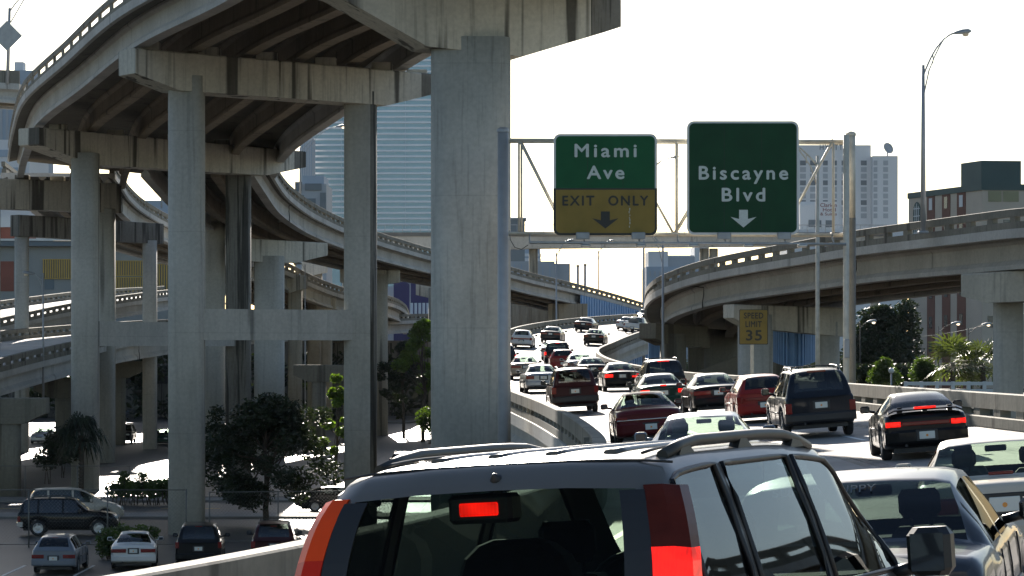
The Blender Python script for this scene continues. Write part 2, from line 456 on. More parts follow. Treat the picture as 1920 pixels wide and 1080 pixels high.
def girder_section(c, u, d, wf=.62):
    """I-girder outline at the point c (underside of the slab), u = sideways"""
    z = Vector((0, 0, 1)); P = [(-.28, 0), (-.28, -.12), (-.1, -.26), (-.1, -d+.42), (-wf/2, -d+.2), (-wf/2, -d), (wf/2, -d), (wf/2, -d+.2), (.1, -d+.42), (.1, -.26), (.28, -.12), (.28, 0)]
    return [c + u*a + z*b for a, b in P]

def ramp(name, label, A, B, ng=4, pk={}, depth=1.35, over=(.9, .9), group=None, par=(True, True), mats=None, openings=True, joints=(), slab=.22, drain=False):
    """elevated ramp between the edge lines A and B (points on the deck surface)"""
    mt = mats or {}
    root = thing(name, label, 'ramp', (A[0].x, A[0].y, 0), group)
    n = len(A); U = []
    for a, b in zip(A, B):
        U.append((b - a).normalized())
    H = [Vector((u.x, u.y, 0)).normalized() for u in U]
    z = Vector((0, 0, 1))
    mb = MB(); rings = []
    for a, b, u in zip(A, B, H):
        rings.append([a - u*.05, a - u*.05 - z*.40, a + u*.12 - z*.44, a + u*(over[0]*.75) - z*slab*1.3, b - u*(over[1]*.75) - z*slab*1.3, b - u*.12 - z*.44, b + u*.05 - z*.40, b + u*.05])
    mb.loft(rings, True, True)
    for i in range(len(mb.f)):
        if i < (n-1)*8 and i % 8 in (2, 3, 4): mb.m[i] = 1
    mb.build('deck', [mt.get('deck', M['conc_girder']), M['conc_soffit_shade']], root)
    g = [0 if ng == 1 else k/(ng-1) for k in range(ng)]
    for f in g:
        mb = MB(); rings = []
        for a, b, u, h in zip(A, B, U, H):
            wd = (b - a).length
            c = a + u*(over[0] + (wd - over[0] - over[1])*f) - z*(slab*1.3 - .01)
            rings.append(girder_section(c, h, depth))
        mb.loft(rings, True, True); mb.build('girder', M['conc_girder'] if f in (0, 1) else M['conc_inner_shade'], root)
    if par[0]:
        mb = MB(); parapet(mb, A, H, openings=openings, **pk); mb.build('parapet', mt.get('parapet', M['conc_parapet']), root)
    if par[1]:
        mb = MB(); parapet(mb, B, [-h for h in H], openings=openings, **pk); mb.build('parapet', mt.get('parapet', M['conc_parapet']), root)
    if joints:
        s = arclen(A)
        for x in joints:
            p, i = at_len(A, s, x*s[-1]); t = (A[i+1]-A[i]).normalized(); h = H[i]
            mb = MB(); o = p + h*(over[0]-.40) - z*.5
            mb.path([p + h*.1 - z*.42, p + h*(over[0]-.4) - z*.52, o - z*.45, o + t*.35 - z*.85, o + h*.02 + t*.35 - z*1.25], .036, 6)
            mb.build('drain_pipe', M['dark_steel'], root)
    return root
def ramp_from(name, label, edge, side, width, step=2.5, par_h=PAR_H, bank=0.0, **k):
    """edge = visible parapet top as (px, py, Y); the deck lies to the right (side 1) or left (-1) of it"""
    A = [p - Vector((0, 0, par_h)) for p in crom([W(*e) for e in edge], step)]
    T = tangents(A); B = []
    for a, t in zip(A, T):
        nrm = Vector((t.y, -t.x, 0)) * side
        B.append(a + nrm*width + Vector((0, 0, bank*width)))
    return ramp(name, label, A, B, **k), A, B

# carriageway deck: road surface, girders on the outside of the bend, barriers
N = 240
LL, LR = resample(RL, N), resample(RR, N)
rb = MB(); rb.loft([[a, b, b - Vector((0, 0, .35)), a - Vector((0, 0, .35))] for a, b in zip(LL, LR)], True, True)
structure(rb.build('road', M['road']))
def lane_strip(f, wd, mat, name, dash=None, lift=.006):
    mb = MB(); pts = [a.lerp(b, f) + Vector((0, 0, lift)) for a, b in zip(LL, LR)]
    s = arclen(pts); T = tangents(pts)
    i = 0
    while i < len(pts)-1:
        if dash is None or (s[i] % dash[1]) < dash[0]:
            n0 = Vector((T[i].y, -T[i].x, 0))*wd/2; n1 = Vector((T[i+1].y, -T[i+1].x, 0))*wd/2
            sl = (LR[i]-LL[i]).normalized()
            mb.add([pts[i]-sl*wd/2, pts[i]+sl*wd/2, pts[i+1]+sl*wd/2, pts[i+1]-sl*wd/2], [(0, 1, 2, 3)])
        i += 1
    structure(mb.build(name, mat, recalc=False))
lane_strip(.09, .13, M['yellow_line'], 'edge_line')
lane_strip(.93, .13, M['white_line'], 'edge_line')
lane_strip(.36, .12, M['white_line'], 'lane_line', (3.2, 12))
lane_strip(.645, .12, M['white_line'], 'lane_line', (3.2, 12))
# dark drip lines down the middle of each lane
m_, t_, b_ = nodes_of('oil_streaks')
o_ = t_.nodes['Material Output']; g_ = t_.nodes.new('ShaderNodeNewGeometry'); n_ = t_.nodes.new('ShaderNodeTexNoise'); n_.inputs['Scale'].default_value = .9; n_.inputs['Detail'].default_value = 6
t_.links.new(g_.outputs['Position'], n_.inputs['Vector']); r_ = t_.nodes.new('ShaderNodeMapRange'); r_.inputs[1].default_value = .35; r_.inputs[2].default_value = .75; r_.inputs[3].default_value = 0; r_.inputs[4].default_value = .6
t_.links.new(n_.outputs['Fac'], r_.inputs[0]); x_ = t_.nodes.new('ShaderNodeMixShader'); tr_ = t_.nodes.new('ShaderNodeBsdfTransparent'); b_.inputs['Base Color'].default_value = (.12, .11, .10, 1); b_.inputs['Roughness'].default_value = .6
t_.links.new(r_.outputs[0], x_.inputs[0]); t_.links.new(tr_.outputs[0], x_.inputs[1]); t_.links.new(b_.outputs[0], x_.inputs[2]); t_.links.new(x_.outputs[0], o_.inputs[0])
for f_ in (.215, .235, .49, .51, .77, .79):
    lane_strip(f_, .5 if int(f_*1000) % 2 else .3, m_, 'oil_streak', None, .002 + f_*.002)
# the worn joint between the concrete pours
lane_strip(.37, .05, M['ground'], 'road_joint', None, .004)

def barrier(name, label, pts, inward, openings, seg=None):
    root = thing(name, label, 'barrier', (pts[0].x, pts[0].y, 0), 'concrete barriers along the jammed road')
    mb = MB(); parapet(mb, pts, inward, h=.84, openings=openings, post=2.4, pw=.75, th=.30, curb=.26, rail=.40); mb.build('rail', M['conc_parapet'], root)
    mb = MB(); z = Vector((0, 0, 1))
    mb.loft([[p - z*.004 - n*.05, p + n*.35 - z*.004, p + n*.35 - z*.33, p - n*.05 - z*.45] for p, n in zip(pts, inward)], True, True); mb.build('ledge', M['conc_girder'], root)
    mb = MB(); mb.loft([girder_section(p + n*.75 - z*.30, Vector((n.x, n.y, 0)), 1.3) for p, n in zip(pts, inward)], True, True); mb.build('girder', M['conc_girder'], root)
    return root
HL = [Vector(((b-a).x, (b-a).y, 0)).normalized() for a, b in zip(LL, LR)]
iL = next(i for i, p in enumerate(LL) if p.y > 66)
b1 = barrier('concrete_barrier', 'solid concrete barrier wall left of the silver crossover, sunlit along its top', LL[:iL+1], HL[:iL+1], False)
for i in range(4, iL, 2):
    mb = MB(); p = LL[i]; n = HL[i]; t = (LL[i+1]-LL[i]).normalized()
    mb.obox(p - n*.05 + Vector((0, 0, .36)), t*.16, n*.07, Vector((0, 0, .40))); mb.build('pilaster', M['conc_parapet'], b1)
barrier('concrete_barrier', 'concrete barrier with openings on the left of the far bend, behind the queue', LL[iL:], HL[iL:], True)
iR = next(i for i, p in enumerate(LR) if p.y > 188)
barrier('concrete_barrier', 'long open-railed concrete barrier along the right side behind the black coupe', LR[:iR+1], [-h for h in HL[:iR+1]], True)
barrier('concrete_barrier', 'curved open-railed barrier seen from outside where the far road bends right', LR[iR:], [-h for h in HL[iR:]], True)
# inner girders under the carriageway, piers below it
u_root = thing('road_bridge', 'dark concrete girders carrying the jammed road, below the left barrier', 'bridge', (0, 60, 0))
for f in (.25, .5, .75):
    mb = MB(); mb.loft([girder_section(a.lerp(b, f) - Vector((0, 0, .33)), h, 1.3) for a, b, h in zip(LL[20:200:2], LR[20:200:2], HL[20:200:2])], True, True); mb.build('girder', M['conc_girder'], u_root)
for Y in (36, 64, 92, 122, 152, 182, 214, 250):
    i = min(range(N), key=lambda k: abs(LL[k].y - Y)); a = LL[i]; b = LR[min(range(N), key=lambda k: abs(LR[k].y - Y))]
    d = (b-a).normalized(); h = Vector((d.x, d.y, 0)).normalized(); t = Vector((-h.y, h.x, 0))
    mb = MB(); c = (a+b)/2 - Vector((0, 0, 2.3)); mb.obox(c, d*((b-a).length/2 - .6), t*.6, Vector((0, 0, .62))); mb.build('cap_beam', M['conc'], u_root)
    for f in (.2, .8):
        p = a.lerp(b, f); mb = MB(); mb.tube((p.x, p.y, -.3), (p.x, p.y, p.z-2.8), .55, n=18); mb.build('column', M['conc'], u_root)

# ------------------------------------------------------------------ piers
def column(mb, x, y, z0, z1, w, d=None, rot=0.0, pw=4.5, n=32, stain=False):
    d = d or w; rings = []
    for zz in (z0, z1):
        r = []
        for k in range(n):
            a = 2*math.pi*k/n; c, s = math.cos(a), math.sin(a)
            f = (abs(c)**pw + abs(s)**pw) ** (-1/pw)
            px, py = c*f*w/2, s*f*d/2
            r.append((x + px*math.cos(rot) - py*math.sin(rot), y + px*math.sin(rot) + py*math.cos(rot), zz))
        rings.append(r)
    mb.loft(rings, True, True, 0, True)
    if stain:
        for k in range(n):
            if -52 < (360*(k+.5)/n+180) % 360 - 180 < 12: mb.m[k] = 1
def pier(name, label, cols, cap=None, strut=None, group=None, pads=(), mcap='conc_cap', mcol='conc'):
    """cols: (X, Y, width, top z, material key or None); cap: list of (point on top line, depth) from left to right, thickness, dark end"""
    root = thing(name, label, 'bridge pier', (cols[0][0], cols[0][1], 0), group)
    for c in cols:
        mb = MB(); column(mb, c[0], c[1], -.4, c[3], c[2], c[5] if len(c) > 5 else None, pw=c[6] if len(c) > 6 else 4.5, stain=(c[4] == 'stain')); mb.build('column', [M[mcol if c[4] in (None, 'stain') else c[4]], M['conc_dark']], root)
    if cap:
        pts, th = cap[0], cap[1]; dark = cap[2] if len(cap) > 2 else 0
        pts = [(Vector(p), dp) for p, dp in pts]
        ax = pts[-1][0] - pts[0][0]; ax.z = 0; ax.normalize(); nn = Vector((-ax.y, ax.x, 0))
        ch = .06
        def ring(p, dp):
            z = Vector((0, 0, 1)); q = [(-th/2, -.0-ch), (-th/2, -dp), (th/2, -dp), (th/2, -ch), (th/2-ch, 0), (-th/2+ch, 0)]
            return [p + nn*a + z*b for a, b in q]
        mb = MB(); full = pts
        if dark:
            (pa, da), (pb, db) = pts[-2], pts[-1]; f = max(.05, 1 - dark/(pb-pa).length)
            pm = (pa.lerp(pb, f), da + (db-da)*f); full = pts[:-1] + [pm]
            mb.loft([ring(*pm), ring(*pts[-1])], True, True, 1)
            mb.loft([ring(*q) for q in full], True, True, 0)
        else:
            mb.loft([ring(*q) for q in full], True, True, 0)
        mb.build('cap_beam', [M[mcap], M['conc_dark']], root)
    for q in pads:
        mb = MB(); mb.rbox(q[0].x-.5, q[0].x+.5, q[0].y-.45, q[0].y+.45, q[0].z, q[0].z+q[1], .03); mb.build('bearing_block', M['conc_cap'], root)
    if strut:
        a, b, zt, zb, th = strut; a, b = Vector(a), Vector(b); d = (b-a).normalized(); n2 = Vector((-d.y, d.x, 0))
        mb = MB(); mb.obox((a+b)/2 + Vector((0, 0, (zt+zb)/2)), (b-a)/2, n2*th/2, Vector((0, 0, (zt-zb)/2))); mb.build('cross_beam', M['conc'], root)
    return root
GP = 'tall piers under the great overhead ramp'
def P3(px, py, Y): return W(px, py, Y)

# --- the great ramp overhead: both edges of its deck, from above the near pier to where it splits
Zs = Vector((0, 0, 1))
soff = 1.35 + .28                                  # deck surface above the girder underside
GL = [W(700, -215, 92), W(560, -80, 103), W(433, 3, 114), W(267, 87, 131), W(160, 168, 150), W(77, 233, 171), W(50, 290, 191), W(37, 335, 211)]      # underside of the left girder
GR = [W(1290, -98, 88), W(1120, -10, 102), W(960, 40, 115), W(782, 112, 136), W(650, 208, 156), W(540, 287, 180), W(505, 345, 205), W(490, 381, 231)]
def off(pts, other, d):
    out = []
    for p, q in zip(pts, other):
        u = (q - p); u.z = 0; u.normalize(); out.append(p - u*d + Zs*soff)
    return out
la = resample(crom(off(GL, GR, 1.15), 2), 60); lbb = resample(crom(off(GR, GL, .35), 2), 60)
R1 = ramp('overhead_ramp', 'wide curved concrete ramp high overhead with dark girders underneath', la, lbb, ng=6, pk=dict(post=3.7, pw=.6, th=.15, curb=.26, rail=.30), depth=1.35, over=(1.15, .35), group=None)
def on_line(a, b, f): return a + (b-a)*f
# near pier: one broad column, hammerhead cap
x0, y0 = (883-960)*102/F, 102
d1 = Vector((.955, .296, 0))
cpt = lambda u, z: Vector((x0 + d1.x*u, y0 + d1.y*u, z))
pier('bridge_pier', 'broad near column in the centre under a tapering streaked cap, nearest the camera', [(x0, y0, 2.85, 19.75, 'conc_near', 2.3, 5)],
     ([(cpt(-8.2, 22.6), .9), (cpt(-5.2, 22.35), 1.3), (cpt(-1.9, 22.1), 2.75), (cpt(1.6, 21.75), 2.65), (cpt(5.35, 21.3), 1.02)], 2.0, 1.15), group=GP)
# second pier: two columns, cap and cross beam
ca, cb = W(350, 160, 133), W(676, 189, 138.5)
cl, cr = W(238, 93, 131.2), W(795, 141, 140.5)
def capline(l, r, f): return l.lerp(r, f)
pier('bridge_pier', 'second pier back, two tall columns joined by a cross beam, stained cap overhead',
     [(ca.x, ca.y, 1.66, ca.z+.4, None), (cb.x, cb.y, 1.58, cb.z+.4, 'stain')],
     ([(cl, 1.15), (cl.lerp(cr, .14), 1.78), (cl.lerp(cr, .84), 1.72), (cr, 1.0)], 1.7, .7), ((ca.x+.3, ca.y+.05, 0), (cb.x-.3, cb.y, 0), CAMZ + 1.82, CAMZ + .36, 1.2), group=GP,
     pads=[(cl.lerp(cr, f), .42) for f in (.07, .265, .455, .655, .85)] + [(cl.lerp(cr, .975), .22)])
# third pier
cc, cd = W(160, 300, 172), W(447, 328, 186)
cl, cr = W(54, 240, 169), W(555, 285, 189.5)
pier('bridge_pier', 'third pier back with heavily streaked cap and one blackened column',
     [(cc.x, cc.y, 1.62, cc.z+.4, None), (cd.x, cd.y, 1.62, cd.z+.4, 'conc_dark')],
     ([(cl, 1.0), (cl.lerp(cr, .19), 1.95), (cl.lerp(cr, .84), 1.78), (cr, 1.05)], 1.7, 1.2), ((cc.x+.3, cc.y, 0), (cd.x-.3, cd.y, 0), CAMZ+1.6, CAMZ+.1, 1.1), group=GP,
     pads=[(cl.lerp(cr, f), .35) for f in (.10, .30, .5, .7, .95)])
# fourth pier, left branch
cl, cr = W(-60, 333, 207), W(216, 345, 216)
ce = W(-20, 395, 208); cf = W(199, 402, 215)
pier('bridge_pier', 'fourth pier back at the left edge under the left branch of the ramp',
     [(ce.x, ce.y, 1.5, ce.z+.4, None), (cf.x, cf.y, 1.35, cf.z+.4, None)],
     ([(cl, 2.2), (cr, 2.25)], 1.6, .0), group=GP, pads=[(cl.lerp(cr, f), .35) for f in (.36, .6, .85)])
# right branch piers
cl, cr = W(375, 377, 226), W(520, 386, 231)
c1 = W(401, 430, 227)
pier('bridge_pier', 'pier of the right branch with a short cap beside the blackened column', [(c1.x, c1.y, 1.75, c1.z+.6, None)], ([(cl, 1.5), (cl.lerp(cr, .5), 1.75), (cr, 1.35)], 1.6), group=GP)
cl, cr = W(440, 447, 224), W(602, 456, 230)
c1 = W(505, 490, 226)
pier('bridge_pier', 'pale broad single column with hammerhead cap behind the cross beam', [(c1.x, c1.y, 2.35, c1.z+.4, None)], ([(cl, 1.8), (cl.lerp(cr, .62), 1.75), (cr, 1.0)], 1.7), group=GP)

# --- right branch: curves back to the right and drops to the far road
e = [(490, 262, 190), (512, 300, 199), (531, 331, 208), (547, 349, 216), (580, 375, 227), (615, 395, 237), (642, 408, 245), (710, 435, 264), (760, 451, 277), (807, 465, 290), (880, 482, 306), (957, 500, 322), (1004, 513, 332), (1079, 531, 350), (1150, 550, 368), (1212, 569, 385), (1300, 596, 412)]
_, E2A, E2B = ramp_from('descending_ramp', 'ramp sweeping down to the right behind the columns toward the far road', e, -1, 8.5, ng=4, joints=(.12, .28, .45), over=(.75, .75))
# --- left branch
e = [(214, 304, 217), (223, 317, 226), (232, 331, 235), (240, 345, 241), (260, 366, 250), (280, 381, 258), (316, 402, 269), (365, 424, 284), (430, 447, 302), (520, 474, 326)]
ramp_from('left_branch_ramp', 'left branch ramp curving down behind the second pier with white sunlit edge', e, -1, 8.5, ng=4, joints=(.2, .46), over=(.75, .75))
cl, cr = W(28, 403, 236), W(298, 420, 245)
ca2, cb2 = W(41, 455, 236.5), W(281, 462, 244)
pier('bridge_pier', 'low wide pier at the left with a plain square-ended cap', [(ca2.x, ca2.y, 1.12, ca2.z+.5, None), (cb2.x, cb2.y, 1.2, cb2.z+.5, None)], ([(cl, 1.75), (cr, 1.75)], 1.5, 0), group='piers of the lower ramps', mcap='conc_dark')
# --- low ramp seen between the columns
e = [(470, 474, 262), (536, 491, 272), (575, 511, 282), (640, 537, 302), (690, 545, 318), (735, 556, 338), (757, 567, 360), (766, 581, 392), (768, 596, 430)]
ramp_from('low_ramp', 'lower ramp running down behind the second pier, below the descending ramp', e, -1, 8, ng=3, over=(.7, .7))
for px, wd, py, Y, lb_ in ((553, 25, 515, 276, 'slim column pier left of the thin lamp pole'), (612, 20, 556, 300, 'short pier with angled cap under the low ramp'), (694, 62, 505, 283, 'pale cap and pier under the descending ramp, right of the second pier'), (836, 62, 532, 330, 'cap with tapered end beside the purple building'), (590, 26, 487, 300, 'tan pier half hidden behind the second pier')):
    c = W(px, py, Y); r = W(px-wd*.9, py, Y); s2 = W(px+wd*.9, py+2, Y)
    pier('ramp_pier', lb_, [(c.x, c.y+.2, wd*Y/F*1.05, c.z-.5, 'conc_warm')], ([(r, 1.3), (r.lerp(s2, .3), 1.75), (s2, 1.2)], 1.6), group='piers of the lower ramps')
for px, Y, zt in ((598, 250, 7.2), (655, 270, 7.0), (222, 255, 7.5), (120, 215, 6.4), (18, 165, 5.8)):
    c = W(px, 652, Y); l = Vector((c.x-2.2, c.y, zt)); r = Vector((c.x+2.2, c.y, zt))
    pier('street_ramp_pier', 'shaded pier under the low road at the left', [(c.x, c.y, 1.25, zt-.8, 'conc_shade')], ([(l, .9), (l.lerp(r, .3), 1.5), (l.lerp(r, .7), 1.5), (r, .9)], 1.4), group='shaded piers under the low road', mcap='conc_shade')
# --- low roads at the left
e = [(-130, 706, 158), (0, 672, 176), (70, 655, 188), (135, 641, 200), (230, 622, 222), (315, 612, 244), (420, 603, 272), (520, 598, 300), (640, 594, 330), (720, 590, 352), (812, 588, 380), (960, 590, 420)]
ramp_from('low_road', 'low elevated road at the lower left with sunlit deck, running behind all the columns', e, -1, 10.5, ng=4, joints=(.28,), over=(.8, .8))
e = [(-120, 622, 236), (0, 596, 256), (135, 568, 284), (265, 549, 318), (320, 543, 340), (430, 536, 380)]
ramp_from('low_road', 'farther low road at the left whose railing openings glow with sunlight', e, -1, 9, ng=4, over=(.8, .8))

# --- big ramp on the right
e = [(6800, -300, 38), (4337, 38, 60), (3093, 212, 80), (2444, 305, 97), (2080, 366, 112), (1985, 383, 117), (1892, 392, 122), (1816, 402, 126.5), (1758, 410, 130), (1607, 431, 140), (1500, 451, 149), (1400, 470, 158), (1342, 482, 164), (1297, 494, 170), (1263, 506, 175), (1230, 521, 181), (1213, 537, 188), (1209, 553, 198), (1216, 572, 212), (1240, 590, 232)]
_, R4A, R4B = ramp_from('right_ramp', 'long curved ramp on the right with open railing above the barrier', e, 1, 9.2, step=1.6, ng=4, joints=(.545, .69), over=(1.35, .9), bank=-.03)
GR4 = 'piers of the right-hand ramp'
cl, cr = W(1819, 514, 127), W(1985, 505, 124); c1 = W(1893, 560, 126.5)
pier('bridge_pier', 'pier at the right edge holding up the right-hand ramp beside the palms', [(c1.x, c1.y+.4, 1.25, c1.z+.6, None)], ([(cl, 1.0), (cl.lerp(cr, .3), 1.35), (cl.lerp(cr, .8), 1.35), (cr, .9)], 1.5), group=GR4)
cl, cr = W(1366, 571, 161), W(1592, 578, 163.5); c1 = W(1417, 600, 161.5); c2 = W(1553, 620, 163)
pier('bridge_pier', 'streaked pier with rounded cap end behind the speed limit sign', [(c1.x, c1.y+.3, 1.95, c1.z+.3, None), (c2.x, c2.y, 1.25, c2.z+.5, None)], ([(cl, .75), (cl.lerp(cr, .14), 1.3), (cl.lerp(cr, .92), 1.65), (cr, .9)], 1.5, 0), group=GR4)
cl, cr = W(1214, 606, 186), W(1312, 612, 189); c1 = W(1262, 640, 187)
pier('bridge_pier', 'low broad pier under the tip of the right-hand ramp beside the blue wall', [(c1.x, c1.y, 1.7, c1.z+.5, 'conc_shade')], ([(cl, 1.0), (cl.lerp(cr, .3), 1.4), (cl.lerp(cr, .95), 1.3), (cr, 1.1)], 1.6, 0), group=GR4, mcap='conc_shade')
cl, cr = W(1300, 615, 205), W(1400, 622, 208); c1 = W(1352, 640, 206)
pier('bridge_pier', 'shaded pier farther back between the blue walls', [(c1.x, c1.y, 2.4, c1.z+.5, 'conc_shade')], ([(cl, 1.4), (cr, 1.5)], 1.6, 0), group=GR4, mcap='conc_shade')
# retaining walls and blue ribbed walls
def ribbed(name, label, pts, h0, h1, pitch=.6, th=.18, mat='blue_wall', cat='wall'):
    root = thing(name, label, cat, (pts[0].x, pts[0].y, 0), 'blue ribbed walls')
    mb = MB(); mb.loft([[p + Vector((0, 0, h0(i))), p + Vector((0, .35, h0(i))), p + Vector((0, .35, h1(i))), p + Vector((0, 0, h1(i)))] for i, p in enumerate(pts)], True, True); mb.build('panel', M[mat], root)
    mb = MB(); s = arclen(pts); x = pitch/2
    while x < s[-1]:
        p, i = at_len(pts, s, x); t = (pts[i+1]-pts[i]).normalized(); n = Vector((t.y, -t.x, 0)); f = (x - s[i])/max(1e-6, s[i+1]-s[i])
        a0 = h0(i)+(h0(i+1)-h0(i))*f; a1 = h1(i)+(h1(i+1)-h1(i))*f
        mb.obox(p + n*.04 + Vector((0, 0, (a0+a1)/2)), t*pitch*.22, n*.09, Vector((0, 0, (a1-a0)/2-.01))); x += pitch
    mb.build('rib', M[mat], root)
    return root
seg = [a for a in E2A if 352 < a.y < 404]; seg = [Vector((p.x, p.y-.4, p.z)) for p in seg]; zz = [p.z for p in seg]; flat = [Vector((p.x, p.y, 0)) for p in seg]
ribbed('ribbed_wall', 'long blue ribbed wall under the descending ramp beyond the far bend', flat, lambda i: 6.0, lambda i: zz[i]-.45, 1.25)
mb = MB(); q = W(1062, 560, 349); mb.box(q.x-2.2, q.x+2.6, 349.5, 353, 0, q.z-.6); tag(mb.build('abutment', M['conc_warm']), 'tan concrete abutment at the left end of the long blue wall', 'abutment')
mb = MB(); q = W(958, 575, 372); q2 = W(1060, 575, 372); mb.box(q.x, q2.x, 372, 373, 0, 15)
for k in range(6): mb.box(q.x+.5+k*1.25, q.x+1.1+k*1.25, 371.7, 372.1, 0, 15)
tag(mb.build('shaded_wall', M['conc_warm']), 'brown shaded pilastered wall under the descending ramp', 'wall')
pts = [W(1446 + k*8.5, 652, 168 - 3*math.sin(math.pi*k/10)) for k in range(11)]
for p in pts: p.z = 0
ribbed('ribbed_wall', 'curved blue ribbed wall hanging between the right-hand piers', pts, lambda i: CAMZ - (686-652)*166/F - .35*math.sin(math.pi*i/10) + .3, lambda i: CAMZ + (652-606)*166/F, .34)
pts = [W(1216, 652, 192), W(1228, 652, 192), W(1242, 652, 192)]
for p in pts: p.z = 0
ribbed('ribbed_wall', 'small blue ribbed wall under the tip of the right-hand ramp', pts, lambda i: 4.0, lambda i: CAMZ + (652-628)*192/F, .3)
mb = MB(); a = W(1288, 628, 215); b = W(1450, 640, 215); mb.box(a.x, b.x, 213, 214, 0, a.z); 
for k in range(7): mb.box(a.x + .6 + k*1.0, a.x + .72 + k*1.0, 212.9, 213.1, 0, a.z-.02)
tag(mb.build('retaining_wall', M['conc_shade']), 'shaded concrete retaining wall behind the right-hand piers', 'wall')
mb = MB(); a = W(1395, 655, 182); b = W(1300, 700, 182)
mb.prism([(b.x, 0), (W(1470, 0, 182).x, 0), (W(1470, 0, 182).x, a.z-.1), (W(1400, 0, 182).x, a.z-.2), (b.x, b.z)], (0, 182, 0), (1, 0, 0), (0, 0, 1), (0, 1.0, 0))
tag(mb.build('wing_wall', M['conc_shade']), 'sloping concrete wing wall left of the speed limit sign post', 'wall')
rt_ = thing('backdrop_building', 'long low dark backdrop building, added behind the trees to close bright gaps', 'building', (-30, 356, 0))  # added to block the bright gaps between the columns
mb = MB(); mb.box(-66, 3, 356, 362, 0, 9.3); mb.build('wall', M['conc_dark'], rt_)
mb = MB(); mb.box(-66.3, 3.3, 355.7, 362.3, 9.3, 9.6); mb.build('roof', M['conc_shade'], rt_)
for k in range(14):
    mb = MB(); mb.box(-64 + k*4.8, -61.6 + k*4.8, 355.85, 356.1, 4.2, 6.6); mb.build('window', M['black_trim'], rt_)
# small ramp stub at the far left, high up
A = [W(-150, 150, 192) , W(-50, 152, 191.5), W(0, 155, 191), W(36, 157, 190)]
A = [p - Vector((0, 0, .0)) for p in A]; B = [p + Vector((0, 7, 0)) for p in A]
ramp('upper_ramp', 'short end of a higher ramp at the upper left edge behind the big curve', A, B, ng=3, over=(.7, .7), depth=1.0, par=(True, False), openings=False)
# elevated guideway far behind the signs
root = thing('guideway', 'elevated transit guideway, a straight pale beam far behind the sign gantry', 'guideway', (W(960, 0, 400).x, 400, 0))
a, b = W(690, 444, 400), W(1660, 440, 400)
mb = MB(); mb.hexa([(a.x, 399, a.z-1.9), (b.x, 399, b.z-1.5), (b.x, 402, b.z-1.5), (a.x, 402, a.z-1.9), (a.x, 398.4, a.z), (b.x, 398.4, b.z), (b.x, 402.6, b.z), (a.x, 402.6, a.z)]); mb.build('beam', M['conc_girder'], root)
mb = MB(); mb.box(a.x, b.x, 398.2, 398.6, a.z, a.z+.55); mb.build('edge_wall', M['pave'], root)
mb = MB()
for k in range(60):
    x = a.x + (b.x-a.x)*k/59; mb.tube((x, 398.3, a.z+.5), (x, 398.3, a.z+1.6), .035, n=5)
mb.tube((a.x, 398.3, a.z+1.6), (b.x, 398.3, a.z+1.6), .04, n=5); mb.build('railing', M['galv'], root)
for px in (650, 1000, 1320, 1338, 1640):
    p = W(px, 0, 401); mb = MB(); mb.tube((p.x, 401, -.3), (p.x, 401, a.z-1.6), .62, n=14); mb.build('column', M['conc_warm'], root)
